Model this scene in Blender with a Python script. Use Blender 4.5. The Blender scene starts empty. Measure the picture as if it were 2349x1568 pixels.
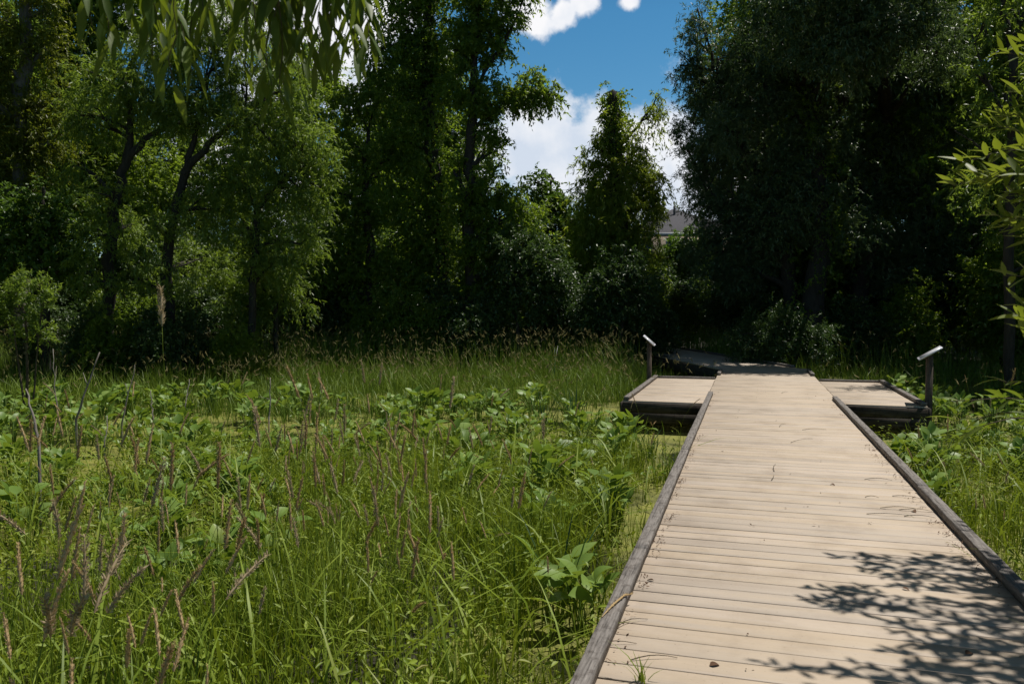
import bpy, math, random
import numpy as np
from mathutils import Vector, Matrix
rng = np.random.default_rng(7); random.seed(7)
SC = bpy.context.scene; COL = SC.collection
rad = math.radians

# ---------------------------------------------------------------- camera
CAMZ, YAW, PITCH = 1.956, rad(16.5), rad(-2.44)
FPX = 28/36*2349                                  # focal length in photo pixels (2349 wide)
cd = bpy.data.cameras.new('camera'); cam = bpy.data.objects.new('camera', cd); COL.objects.link(cam)
cd.lens = 28; cd.sensor_width = 36; cd.clip_start = 0.05; cd.clip_end = 2000
cam.location = (0, 0, CAMZ); cam.rotation_euler = (rad(90)+PITCH, 0, YAW)
cd.dof.use_dof = True; cd.dof.focus_distance = 10; cd.dof.aperture_fstop = 9
SC.camera = cam
# ---------------------------------------------------------------- world and sun
SUN_EL, SUN_AZ = rad(68), rad(46)                 # azimuth clockwise from +Y
SUN = np.array([math.sin(SUN_AZ)*math.cos(SUN_EL), math.cos(SUN_AZ)*math.cos(SUN_EL), math.sin(SUN_EL)])
SKY_STRENGTH, CLOUD_STRENGTH = 0.096, 0.98
sl = bpy.data.lights.new('sun', 'SUN'); sl.energy = 5.0; sl.angle = rad(0.5); sl.color = (1, .95, .87)
so = bpy.data.objects.new('sun', sl); COL.objects.link(so)
so.rotation_euler = Vector(-SUN).to_track_quat('-Z', 'Y').to_euler(); so.location = (20, 30, 60)
SC.view_settings.view_transform = 'Standard'; SC.view_settings.look = 'None'
SC.view_settings.exposure = 0; SC.view_settings.gamma = 1; SC.view_settings.use_curve_mapping = False
SC.cycles.max_bounces = 7; SC.cycles.diffuse_bounces = 3; SC.cycles.glossy_bounces = 2
SC.cycles.transmission_bounces = 4; SC.cycles.caustics_reflective = False; SC.cycles.caustics_refractive = False

CY, SY, CP, SP = math.cos(YAW), math.sin(YAW), math.cos(PITCH), math.sin(PITCH)
FWD = np.array([-SY, CY, 0.]); RGT = np.array([CY, SY, 0.])
def ray(px, py):
    x = (px-1174.5)/FPX; y = (784-py)/FPX
    a, b, c = x, CP-SP*y, SP+CP*y
    return np.array([CY*a-SY*b, SY*a+CY*b, c])
def at(px, py, depth):                            # world point seen at that place, that many metres ahead
    r = ray(px, py); return np.array([0, 0, CAMZ])+r*(depth/(r@FWD))
def onz(px, py, z):                               # world point on the level z
    r = ray(px, py); return np.array([0, 0, CAMZ])+r*((z-CAMZ)/r[2])
def proj(x, y, z):                                # world -> photo pixels, depth
    X = x*CY+y*SY; D = -x*SY+y*CY; Z = z-CAMZ
    f = D*CP+Z*SP; u = -D*SP+Z*CP
    f = np.maximum(f, .05)
    return 1174.5+FPX*X/f, 784-FPX*u/f, D

W = bpy.data.worlds.new('World'); SC.world = W; W.use_nodes = True
def build_world():
    nt = W.node_tree; nt.nodes.clear(); N = nt.nodes.new; L = nt.links.new
    out = N('ShaderNodeOutputWorld'); sky = N('ShaderNodeTexSky'); sky.sky_type = 'NISHITA'; sky.sun_disc = False
    sky.sun_elevation = SUN_EL; sky.sun_rotation = SUN_AZ; sky.air_density = 1.0; sky.dust_density = 0.2; sky.ozone_density = 3.0
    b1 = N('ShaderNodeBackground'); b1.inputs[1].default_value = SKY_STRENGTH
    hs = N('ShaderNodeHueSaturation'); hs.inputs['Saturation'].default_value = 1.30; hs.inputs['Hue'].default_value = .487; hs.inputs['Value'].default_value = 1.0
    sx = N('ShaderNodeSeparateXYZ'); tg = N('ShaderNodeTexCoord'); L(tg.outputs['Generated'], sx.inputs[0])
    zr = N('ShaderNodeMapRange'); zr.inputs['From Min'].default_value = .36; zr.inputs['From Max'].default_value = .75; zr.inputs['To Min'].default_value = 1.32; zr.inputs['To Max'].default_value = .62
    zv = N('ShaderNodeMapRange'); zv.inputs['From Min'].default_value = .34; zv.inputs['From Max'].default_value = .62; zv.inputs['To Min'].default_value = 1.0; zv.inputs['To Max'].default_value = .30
    L(sx.outputs[2], zv.inputs[0]); L(zv.outputs[0], hs.inputs['Value']); L(sx.outputs[2], zr.inputs[0]); L(zr.outputs[0], hs.inputs['Saturation'])  # sky overhead, out of view, dimmed and desaturated to cut blue fill light
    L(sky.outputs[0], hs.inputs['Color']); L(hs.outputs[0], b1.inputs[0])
    b2 = N('ShaderNodeBackground'); b2.inputs[1].default_value = CLOUD_STRENGTH
    tc = N('ShaderNodeTexCoord')
    blobs = [(1235,330,105),(1335,345,140),(1410,320,120),(1470,350,140),(1525,360,110),(1300,400,120),(1570,460,120),(1390,400,120),(1590,430,70),
             (1470,430,110),(1390,270,45),(1210,30,62),(1225,60,30),(1295,30,34),(1335,5,35),(1440,-5,25),
             (1010,140,45),(850,60,120),(700,30,140),(560,20,120),(880,250,130),(600,230,90),(1060,360,90),(980,440,110),(860,440,60),(480,380,110),(700,480,90),(330,60,60),
             (2000,420,60),(2330,120,40),(1700,450,70),(1660,330,50)]
    prev = None
    for (px, py, r) in blobs:
        d = ray(px, py); d = d/np.linalg.norm(d)
        vm = N('ShaderNodeVectorMath'); vm.operation = 'DISTANCE'; vm.inputs[1].default_value = tuple(d)
        L(tc.outputs['Generated'], vm.inputs[0])
        m = N('ShaderNodeMath'); m.operation = 'MULTIPLY'; m.inputs[1].default_value = FPX/r; L(vm.outputs['Value'], m.inputs[0])
        if prev is None: prev = m
        else:
            mn = N('ShaderNodeMath'); mn.operation = 'SMOOTH_MIN'; mn.inputs[2].default_value = .25
            L(prev.outputs[0], mn.inputs[0]); L(m.outputs[0], mn.inputs[1]); prev = mn
    nz = N('ShaderNodeTexNoise'); nz.inputs['Scale'].default_value = 13; nz.inputs['Detail'].default_value = 9; nz.inputs['Roughness'].default_value = .58
    L(tc.outputs['Generated'], nz.inputs['Vector'])
    m1 = N('ShaderNodeMath'); m1.operation = 'MULTIPLY_ADD'; m1.inputs[1].default_value = 3.3; m1.inputs[2].default_value = -1.6; L(nz.outputs[0], m1.inputs[0])
    m2 = N('ShaderNodeMath'); m2.operation = 'SUBTRACT'; L(m1.outputs[0], m2.inputs[0]); L(prev.outputs[0], m2.inputs[1])
    mr = N('ShaderNodeMapRange'); mr.interpolation_type = 'SMOOTHSTEP'
    mr.inputs['From Min'].default_value = -1.15; mr.inputs['From Max'].default_value = -.55; L(m2.outputs[0], mr.inputs[0])
    n2 = N('ShaderNodeTexNoise'); n2.inputs['Scale'].default_value = 9; n2.inputs['Detail'].default_value = 6
    mp = N('ShaderNodeMapping'); mp.inputs['Location'].default_value = (3, 1, .6); L(tc.outputs['Generated'], mp.inputs[0]); L(mp.outputs[0], n2.inputs['Vector'])
    cr = N('ShaderNodeValToRGB'); cr.color_ramp.elements[0].position = .36; cr.color_ramp.elements[0].color = (.66, .74, .86, 1)
    cr.color_ramp.elements[1].position = .54; cr.color_ramp.elements[1].color = (.98, .98, 1, 1)
    L(n2.outputs[0], cr.inputs[0]); L(cr.outputs[0], b2.inputs[0])
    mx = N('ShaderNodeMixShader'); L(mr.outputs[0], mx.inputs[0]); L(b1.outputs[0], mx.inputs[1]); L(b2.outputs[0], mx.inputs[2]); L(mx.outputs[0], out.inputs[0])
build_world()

# ---------------------------------------------------------------- helpers
class MB:                                          # collects shapes, links them as ONE mesh object
    def __init__(s): s.v = []; s.f3 = []; s.f4 = []; s.n = 0
    def add(s, v, f):
        v = np.asarray(v, float).reshape(-1, 3); f = np.asarray(f, int)
        (s.f3 if f.shape[1] == 3 else s.f4).append(f+s.n); s.v.append(v); s.n += len(v)
    def add2(s, v, f4, f3):
        v = np.asarray(v, float).reshape(-1, 3)
        s.f4.append(np.asarray(f4, int)+s.n); s.f3.append(np.asarray(f3, int)+s.n); s.v.append(v); s.n += len(v)
    def box(s, x0, x1, y0, y1, z0, z1, M=None):
        v = np.array([[x, y, z] for z in (z0, z1) for y in (y0, y1) for x in (x0, x1)], float)
        if M is not None: v = np.array([M @ Vector(p) for p in v])
        s.add(v, [[0,2,3,1],[4,5,7,6],[0,1,5,4],[2,6,7,3],[0,4,6,2],[1,3,7,5]])
    def bbox(s, x0, x1, y0, y1, z0, z1, b=.006, M=None):       # box with bevelled edges
        v = []; 
        for (z, i) in ((z0, b), (z0+b, 0), (z1-b, 0), (z1, b)):
            a = b*.9
            v += [(x0+i+a*0, y0+i, z), (x1-i, y0+i, z), (x1-i, y1-i, z), (x0+i, y1-i, z)]
        if M is not None: v = [M @ Vector(p) for p in v]
        f = [[3,2,1,0],[12,13,14,15]]
        for k in range(3):
            for j in range(4): f.append([4*k+j, 4*k+(j+1)%4, 4*k+4+(j+1)%4, 4*k+4+j])
        s.add(v, f)
    def tube(s, pts, rr, n=6, jit=0):
        pts = np.asarray(pts, float); k = len(pts); rr = np.broadcast_to(np.asarray(rr, float), (k,))
        t = np.gradient(pts, axis=0); t /= np.linalg.norm(t, axis=1)[:, None]+1e-9
        ref = np.array([0., 1., 0.]) if abs(t[0][2]) > .7 else np.array([0., 0., 1.])
        a = np.cross(t, ref); a /= np.linalg.norm(a, axis=1)[:, None]+1e-9; b = np.cross(t, a)
        th = np.arange(n)*2*math.pi/n
        R = rr[:, None]*(1+(rng.normal(0, jit, (k, n)) if jit else 0))
        v = pts[:, None, :]+R[..., None]*(np.cos(th)[None, :, None]*a[:, None, :]+np.sin(th)[None, :, None]*b[:, None, :])
        i = np.arange(k-1)[:, None]*n; j = np.arange(n)[None, :]; j2 = (j+1) % n
        f = np.stack([i+j, i+j2, i+n+j2, i+n+j], -1).reshape(-1, 4)
        v = np.concatenate([v.reshape(-1, 3), pts[-1:]+t[-1:]*rr[-1]*.6])
        c = np.stack([(k-1)*n+j[0], (k-1)*n+j2[0], np.full(n, k*n)], -1)
        s.add2(v, f, c)
    def build(s, name, mat, parent=None, smooth=False, origin=None):
        v = np.concatenate(s.v) if s.v else np.zeros((0, 3))
        if origin is not None: v = v-np.asarray(origin)
        f3 = np.concatenate(s.f3) if s.f3 else np.zeros((0, 3), int); f4 = np.concatenate(s.f4) if s.f4 else np.zeros((0, 4), int)
        me = bpy.data.meshes.new(name); me.vertices.add(len(v)); me.vertices.foreach_set('co', v.astype(np.float32).ravel())
        idx = np.concatenate([f3.ravel(), f4.ravel()]); me.loops.add(len(idx)); me.loops.foreach_set('vertex_index', idx.astype(np.int32))
        st = np.concatenate([np.arange(len(f3))*3, len(f3)*3+np.arange(len(f4))*4])
        me.polygons.add(len(st)); me.polygons.foreach_set('loop_start', st.astype(np.int32))
        if smooth: me.polygons.foreach_set('use_smooth', np.ones(len(st), bool))
        me.update(calc_edges=True); me.validate()
        me.materials.append(mat); o = bpy.data.objects.new(name, me); COL.objects.link(o)
        if origin is not None and parent is None: o.location = origin
        if parent: o.parent = parent
        return o
def tag(o, label=None, cat=None, group=None, kind=None):
    if label: o['label'] = label
    if cat: o['category'] = cat
    if group: o['group'] = group
    if kind: o['kind'] = kind
    return o
def thing(name, loc, label, cat, group=None):
    o = bpy.data.objects.new(name, None); COL.objects.link(o); o.location = loc; o.empty_display_size = .2
    return tag(o, label, cat, group)
def part(mb, name, mat, t, smooth=False): return mb.build(name, mat, t, smooth, origin=np.array(t.location))
def dup(o, loc, rz=0, sc=1, label=None, rx=0, ry=0):
    c = o.copy(); COL.objects.link(c); c.location = loc; c.rotation_euler = (rx, ry, rz)
    c.scale = (sc, sc, sc) if np.isscalar(sc) else sc
    if label: c['label'] = label
    for k in o.children:
        d = k.copy(); COL.objects.link(d); d.parent = c
    return c
def unit(a): return a/(np.linalg.norm(a, axis=-1, keepdims=True)+1e-9)

# ---------------------------------------------------------------- materials
def mat(name): 
    m = bpy.data.materials.new(name); m.use_nodes = True; nt = m.node_tree
    return m, nt, nt.nodes['Principled BSDF'], nt.nodes.new, nt.links.new
def ramp(N, stops):
    r = N('ShaderNodeValToRGB'); e = r.color_ramp.elements
    while len(e) < len(stops): e.new(.5)
    for k, (p, c) in enumerate(stops): e[k].position = p; e[k].color = (*c, 1)
    return r
def noise(N, L, sc, det=4, vec=None, scale3=None, rough=.5):
    n = N('ShaderNodeTexNoise'); n.inputs['Scale'].default_value = sc; n.inputs['Detail'].default_value = det; n.inputs['Roughness'].default_value = rough
    if vec is not None:
        if scale3:
            mp = N('ShaderNodeMapping'); mp.inputs['Scale'].default_value = scale3; L(vec, mp.inputs[0]); vec = mp.outputs[0]
        L(vec, n.inputs['Vector'])
    return n
def leaf_mat(name, stops, trans=.35, tcol=(.16, .26, .02), rough=.38, spec=.5, patch=.6):
    m, nt, bs, N, L = mat(name)
    g = N('ShaderNodeNewGeometry'); rp = ramp(N, stops); 
    nz = noise(N, L, patch, 3, g.outputs['Position'])
    ad = N('ShaderNodeMath'); ad.operation = 'MULTIPLY_ADD'; ad.inputs[1].default_value = .55; L(g.outputs['Random Per Island'], ad.inputs[0])
    sb = N('ShaderNodeMath'); sb.operation = 'MULTIPLY_ADD'; sb.inputs[1].default_value = .9; sb.inputs[2].default_value = -.22; L(nz.outputs[0], sb.inputs[0])
    L(sb.outputs[0], ad.inputs[2]); L(ad.outputs[0], rp.inputs[0]); L(rp.outputs[0], bs.inputs['Base Color'])
    bs.inputs['Roughness'].default_value = rough; bs.inputs['Specular IOR Level'].default_value = spec
    t = N('ShaderNodeBsdfTranslucent'); mc = N('ShaderNodeMix'); mc.data_type = 'RGBA'; mc.blend_type = 'MIX'; mc.inputs[0].default_value = .6
    L(rp.outputs[0], mc.inputs[6]); mc.inputs[7].default_value = (*tcol, 1); L(mc.outputs[2], t.inputs[0])
    mx = N('ShaderNodeMixShader'); mx.inputs[0].default_value = trans; L(bs.outputs[0], mx.inputs[1]); L(t.outputs[0], mx.inputs[2])
    L(mx.outputs[0], nt.nodes['Material Output'].inputs[0]); return m
def bark_mat(name, a, b):
    m, nt, bs, N, L = mat(name); tc = N('ShaderNodeTexCoord')
    n = noise(N, L, 6, 6, tc.outputs['Object'], (3, 3, .6), .6); r = ramp(N, [(.3, a), (.7, b)]); L(n.outputs[0], r.inputs[0]); L(r.outputs[0], bs.inputs['Base Color'])
    bs.inputs['Roughness'].default_value = .9; bp = N('ShaderNodeBump'); bp.inputs['Strength'].default_value = .8; bp.inputs['Distance'].default_value = .03
    L(n.outputs[0], bp.inputs['Height']); L(bp.outputs[0], bs.inputs['Normal']); return m
def plain(name, c, rough=.6, metal=0, nsc=20, amt=.25):
    m, nt, bs, N, L = mat(name); tc = N('ShaderNodeTexCoord'); n = noise(N, L, nsc, 4, tc.outputs['Object'])
    r = ramp(N, [(.25, tuple(x*(1-amt) for x in c)), (.75, tuple(min(1, x*(1+amt)) for x in c))]); L(n.outputs[0], r.inputs[0]); L(r.outputs[0], bs.inputs['Base Color'])
    bs.inputs['Roughness'].default_value = rough; bs.inputs['Metallic'].default_value = metal; return m
def deck_mat():
    m, nt, bs, N, L = mat('composite decking'); g = N('ShaderNodeNewGeometry'); tc = N('ShaderNodeTexCoord')
    r = ramp(N, [(0, (.385, .32, .26)), (.3, (.455, .385, .315)), (.55, (.475, .385, .29)), (.8, (.50, .42, .345)), (1, (.43, .37, .315))])
    n0 = noise(N, L, 1, 5, tc.outputs['Object'], (.5, 9, 3), .55)
    ad = N('ShaderNodeMath'); ad.operation = 'MULTIPLY_ADD'; ad.inputs[1].default_value = .6; L(g.outputs['Random Per Island'], ad.inputs[0])
    s0 = N('ShaderNodeMath'); s0.operation = 'MULTIPLY_ADD'; s0.inputs[1].default_value = 1.2; s0.inputs[2].default_value = -.4; L(n0.outputs[0], s0.inputs[0])
    L(s0.outputs[0], ad.inputs[2]); L(ad.outputs[0], r.inputs[0])
    n1 = noise(N, L, 1, 6, tc.outputs['Object'], (2.5, 130, 20), .7)                     # fine grain lines along each board
    g1 = ramp(N, [(.30, (.90, .90, .90)), (.5, (1, 1, 1))]); L(n1.outputs[0], g1.inputs[0])
    n2 = noise(N, L, 2.2, 6, tc.outputs['Object'], None, .65); g2 = ramp(N, [(.28, (.76, .74, .72)), (.5, (.98, .98, .98)), (.7, (1.05, 1.05, 1.05))]); L(n2.outputs[0], g2.inputs[0])
    n3 = noise(N, L, 60, 2, tc.outputs['Object']); g3 = ramp(N, [(.24, (.70, .68, .66)), (.33, (1, 1, 1))]); L(n3.outputs[0], g3.inputs[0])
    c = r.outputs[0]
    for q in (g1, g2, g3):
        mm = N('ShaderNodeMix'); mm.data_type = 'RGBA'; mm.blend_type = 'MULTIPLY'; mm.inputs[0].default_value = 1
        L(c, mm.inputs[6]); L(q.outputs[0], mm.inputs[7]); c = mm.outputs[2]
    L(c, bs.inputs['Base Color']); bs.inputs['Roughness'].default_value = .62; bs.inputs['Specular IOR Level'].default_value = .3
    bp = N('ShaderNodeBump'); bp.inputs['Strength'].default_value = .25; bp.inputs['Distance'].default_value = .002; L(n1.outputs[0], bp.inputs['Height']); L(bp.outputs[0], bs.inputs['Normal'])
    return m
def wood_mat(name, a, b, c, s3=(110, 5, 110)):
    m, nt, bs, N, L = mat(name); tc = N('ShaderNodeTexCoord')
    n1 = noise(N, L, 1, 8, tc.outputs['Object'], s3, .7); r = ramp(N, [(.3, a), (.5, b), (.72, c)]); L(n1.outputs[0], r.inputs[0])
    n2 = noise(N, L, 18, 5, tc.outputs['Object'], None, .65); g2 = ramp(N, [(.30, (.45, .42, .40)), (.5, (1, 1, 1)), (.72, (1.0, 1.0, 1.0))]); L(n2.outputs[0], g2.inputs[0])
    mm = N('ShaderNodeMix'); mm.data_type = 'RGBA'; mm.blend_type = 'MULTIPLY'; mm.inputs[0].default_value = 1; L(r.outputs[0], mm.inputs[6]); L(g2.outputs[0], mm.inputs[7])
    L(mm.outputs[2], bs.inputs['Base Color']); bs.inputs['Roughness'].default_value = .85; bs.inputs['Specular IOR Level'].default_value = .25
    bp = N('ShaderNodeBump'); bp.inputs['Strength'].default_value = .7; bp.inputs['Distance'].default_value = .004; L(n1.outputs[0], bp.inputs['Height']); L(bp.outputs[0], bs.inputs['Normal']); return m
M = {}
M['deck'] = deck_mat()
M['kerb'] = wood_mat('weathered timber', (.045, .040, .036), (.185, .168, .155), (.30, .275, .255), (95, 5, 95))
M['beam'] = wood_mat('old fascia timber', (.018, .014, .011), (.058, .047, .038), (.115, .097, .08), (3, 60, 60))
M['post'] = wood_mat('post timber', (.05, .038, .03), (.105, .08, .065), (.16, .13, .105), (40, 40, 2))
M['panel'] = plain('sign panel', (.62, .63, .70), .35, 0, 30, .08)
M['bark'] = bark_mat('bark', (.014, .012, .010), (.048, .040, .033))
M['bark_grey'] = bark_mat('grey bark', (.06, .052, .045), (.2, .18, .16))
M['twig'] = bark_mat('twig bark', (.05, .035, .02), (.11, .085, .05))
M['dead'] = bark_mat('dead stem', (.12, .10, .085), (.30, .265, .23))
gr = lambda k: tuple(k)
M['willow'] = leaf_mat('willow leaves', [(0, (.066, .116, .024)), (.5, (.148, .225, .046)), (1, (.26, .33, .08))], .50, (.34, .48, .03), .38)
M['willow_yellow'] = leaf_mat('yellow willow leaves', [(0, (.070, .098, .013)), (.5, (.145, .172, .022)), (1, (.25, .26, .04))], .48, (.30, .36, .015), .42)
M['snag'] = leaf_mat('fresh green willow leaves', [(0, (.10, .15, .022)), (.5, (.20, .26, .038)), (1, (.31, .36, .06))], .58, (.42, .52, .03), .42)
M['silver'] = leaf_mat('silvery willow leaves', [(0, (.034, .064, .032)), (.5, (.075, .125, .055)), (1, (.155, .205, .09))], .32, (.17, .27, .04), .38, .6)
M['ash'] = leaf_mat('broad tree leaves', [(0, (.050, .096, .015)), (.5, (.120, .195, .028)), (1, (.23, .31, .05))], .52, (.36, .50, .025), .42)
M['maple'] = leaf_mat('maple leaves', [(0, (.040, .090, .013)), (.5, (.085, .16, .022)), (1, (.15, .24, .035))], .38, (.16, .28, .015), .45)
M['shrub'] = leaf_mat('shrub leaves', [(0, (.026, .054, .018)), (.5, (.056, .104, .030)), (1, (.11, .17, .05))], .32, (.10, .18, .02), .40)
M['near_leaf'] = leaf_mat('near willow leaves', [(0, (.04, .08, .014)), (.5, (.075, .13, .022)), (1, (.15, .20, .035))], .42, (.30, .38, .015), .5, .3, 14)
M['near_bright'] = leaf_mat('bright willow leaves', [(0, (.085, .13, .018)), (.6, (.13, .18, .025)), (1, (.18, .22, .035))], .44, (.32, .38, .02), .48, .35, 14)
M['broad'] = leaf_mat('marsh plant leaves', [(0, (.085, .145, .024)), (.4, (.16, .265, .045)), (.8, (.26, .36, .095)), (1, (.34, .36, .09))], .34, (.32, .42, .02), .46, .38, 2)
M['grass'] = leaf_mat('grass blades', [(0, (.075, .118, .010)), (.35, (.155, .225, .018)), (.72, (.245, .32, .036)), (.93, (.30, .33, .08)), (1, (.42, .36, .17))], .30, (.33, .40, .02), .5, .3, .9)
M['grass_far'] = leaf_mat('far grass blades', [(0, (.066, .118, .014)), (.45, (.145, .225, .024)), (.8, (.225, .29, .045)), (1, (.33, .30, .12))], .26, (.15, .24, .02), .5, .35, .35)
M['seed'] = leaf_mat('grass seed heads', [(0, (.42, .29, .13)), (.5, (.66, .48, .25)), (1, (.82, .65, .40))], .35, (.25, .17, .08), .8, .15, 1.5)
M['seed_dark'] = leaf_mat('dark grass seed heads', [(0, (.27, .175, .075)), (.5, (.47, .325, .155)), (1, (.66, .49, .27))], .3, (.2, .13, .07), .8, .15, 1.5)
M['seed_pale'] = leaf_mat('pale grass seed heads', [(0, (.30, .23, .13)), (.5, (.46, .36, .22)), (1, (.64, .53, .36))], .3, (.3, .22, .1), .8, .15, 1.5)
M['seed_far'] = leaf_mat('far seed heads', [(0, (.11, .12, .045)), (.5, (.22, .20, .085)), (1, (.42, .35, .19))], .3, (.3, .24, .1), .8, .15, .8)
M['litter'] = leaf_mat('dry litter', [(0, (.05, .03, .02)), (.5, (.12, .07, .045)), (1, (.3, .22, .16))], .05, (.2, .12, .06), .9, .1, 5)

def water_mat():
    m, nt, bs, N, L = mat('duckweed water'); tc = N('ShaderNodeTexCoord')
    n1 = noise(N, L, .55, 5, tc.outputs['Object'], None, .62); n2 = noise(N, L, 70, 3, tc.outputs['Object'], None, .7); n3 = noise(N, L, 3.5, 4, tc.outputs['Object'])
    a = N('ShaderNodeMath'); a.operation = 'MULTIPLY_ADD'; a.inputs[1].default_value = .22; L(n2.outputs[0], a.inputs[0]); L(n1.outputs[0], a.inputs[2])
    f = N('ShaderNodeMapRange'); f.inputs['From Min'].default_value = .52; f.inputs['From Max'].default_value = .60; L(a.outputs[0], f.inputs[0])
    dk = ramp(N, [(.3, (.085, .095, .014)), (.5, (.165, .172, .024)), (.7, (.25, .245, .042))])
    b = N('ShaderNodeMath'); b.operation = 'MULTIPLY_ADD'; b.inputs[1].default_value = .6; L(n3.outputs[0], b.inputs[0])
    b2 = N('ShaderNodeMath'); b2.operation = 'MULTIPLY'; b2.inputs[1].default_value = .4; L(n2.outputs[0], b2.inputs[0]); L(b2.outputs[0], b.inputs[2]); L(b.outputs[0], dk.inputs[0])
    mx = N('ShaderNodeMix'); mx.data_type = 'RGBA'; L(f.outputs[0], mx.inputs[0]); mx.inputs[6].default_value = (.02, .022, .010, 1); L(dk.outputs[0], mx.inputs[7])
    L(mx.outputs[2], bs.inputs['Base Color'])
    rr = N('ShaderNodeMapRange'); rr.inputs['To Min'].default_value = .08; rr.inputs['To Max'].default_value = .8; L(f.outputs[0], rr.inputs[0]); L(rr.outputs[0], bs.inputs['Roughness'])
    bp = N('ShaderNodeBump'); bp.inputs['Strength'].default_value = .5; bp.inputs['Distance'].default_value = .01; L(n2.outputs[0], bp.inputs['Height']); L(bp.outputs[0], bs.inputs['Normal'])
    return m
M['water'] = water_mat()
def ground_mat():
    m, nt, bs, N, L = mat('marsh soil'); tc = N('ShaderNodeTexCoord'); n = noise(N, L, 1.2, 8, tc.outputs['Object'], None, .65)
    r = ramp(N, [(.3, (.014, .012, .008)), (.55, (.030, .028, .013)), (.75, (.055, .050, .020))]); L(n.outputs[0], r.inputs[0]); L(r.outputs[0], bs.inputs['Base Color']); bs.inputs['Roughness'].default_value = .95
    return m
M['ground'] = ground_mat()

# ---------------------------------------------------------------- the setting
def sstep(a, b, x): t = np.clip((x-a)/(b-a+0.), 0, 1); return t*t*(3-2*t)
def ground_z(x, y):
    D = -x*SY+y*CY
    return -.32+.35*sstep(9.2, 7.6, D+1.1*np.sin(x*1.3)*np.cos(y*.9))*np.maximum(sstep(-1.25, -1.7, x), sstep(2.3, 2.9, x)*sstep(5.5, 4.5, x))*sstep(-9, -6, -np.abs(D))+.46*sstep(23, 29, D)+.42*sstep(0, 6, -2-D)+5.0*sstep(40, 75, D)
def build_ground():
    a = np.unique(np.concatenate([np.linspace(-14, 14, 85), np.linspace(-60, 60, 121), np.linspace(-900, 900, 61)])); X, Y = np.meshgrid(a, a)
    Z = ground_z(X, Y)+.04*np.sin(X*1.7+np.cos(Y*1.3))*np.cos(Y*1.1); n = len(a)
    i = (np.arange(n-1)[:, None]*n+np.arange(n-1)[None, :]).ravel(); mb = MB(); mb.add(np.stack([X, Y, Z], -1), np.stack([i, i+1, i+n+1, i+n], -1))
    tag(mb.build('ground', M['ground'], smooth=True), 'dark muddy ground below and behind the marsh', None, None, 'structure')
    mb = MB(); mb.add([(-70, -12, 0), (70, -12, 0), (70, 50, 0), (-70, 50, 0)], [[0, 1, 2, 3]])
    tag(mb.build('water', M['water']), 'still marsh water covered in yellow green duckweed', None, None, 'structure')
build_ground()

# ---------------------------------------------------------------- boardwalk
DZ = 0.5
XL, XR = -.627, 1.378
def boards(mb, x0, x1, y0, y1, z, pitch=.1455, gap=.0105, th=.032, Mx=None):
    y = y0; 
    while y < y1-.02:
        g = gap*random.uniform(.55, 1.5); e = random.uniform(-.004, .004); zz = z+random.uniform(-.0012, .0012)
        m2 = Matrix.Translation((0, y+pitch/2, 0)) @ Matrix.Rotation(random.gauss(0, .0007), 4, 'Z') @ Matrix.Translation((0, -y-pitch/2, 0))
        if Mx is not None: m2 = Mx @ m2
        mb.bbox(x0+e, x1+e+random.uniform(-.003, .003), y+g/2, min(y+pitch, y1)-g/2, zz-th, zz, .0022, m2); y += pitch
def kerb(mb, p, q, w=.074, z0=None, h=.053, wob=.0014):
    p, q = Vector(p), Vector(q); d = q-p; ln = d.length; a = math.atan2(d.y, d.x)-math.pi/2
    Mx = Matrix.Translation((p.x, p.y, 0)) @ Matrix.Rotation(a, 4, 'Z'); z0 = DZ+.003 if z0 is None else z0
    k = max(2, int(ln/.12)); ys = np.linspace(0, ln, k+1); v = []; b = .003
    sec = [(-w/2, 0), (-w/2, h-b), (-w/2+b, h), (w/2-b, h), (w/2, h-b), (w/2, 0)]
    for y in ys: v += [Mx @ Vector((x+random.gauss(0, wob*.6), y, z0+z+(random.gauss(0, wob*.6) if z > 0 else 0))) for (x, z) in sec]
    f = []; n = 6
    for i in range(k):
        for j in range(n): f.append([i*n+j, i*n+(j+1) % n, (i+1)*n+(j+1) % n, (i+1)*n+j][::-1])
    f += [[0, 1, 4, 5], [1, 2, 3, 4], [k*n+5, k*n+4, k*n+1, k*n], [k*n+4, k*n+3, k*n+2, k*n+1]]
    mb.add(v, f)
TURN = rad(22); M2 = Matrix.Translation((.375, 19.86, 0)) @ Matrix.Rotation(TURN, 4, 'Z')
M3 = M2 @ Matrix.Translation((0, 11.2, 0)) @ Matrix.Rotation(rad(38), 4, 'Z')
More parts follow.
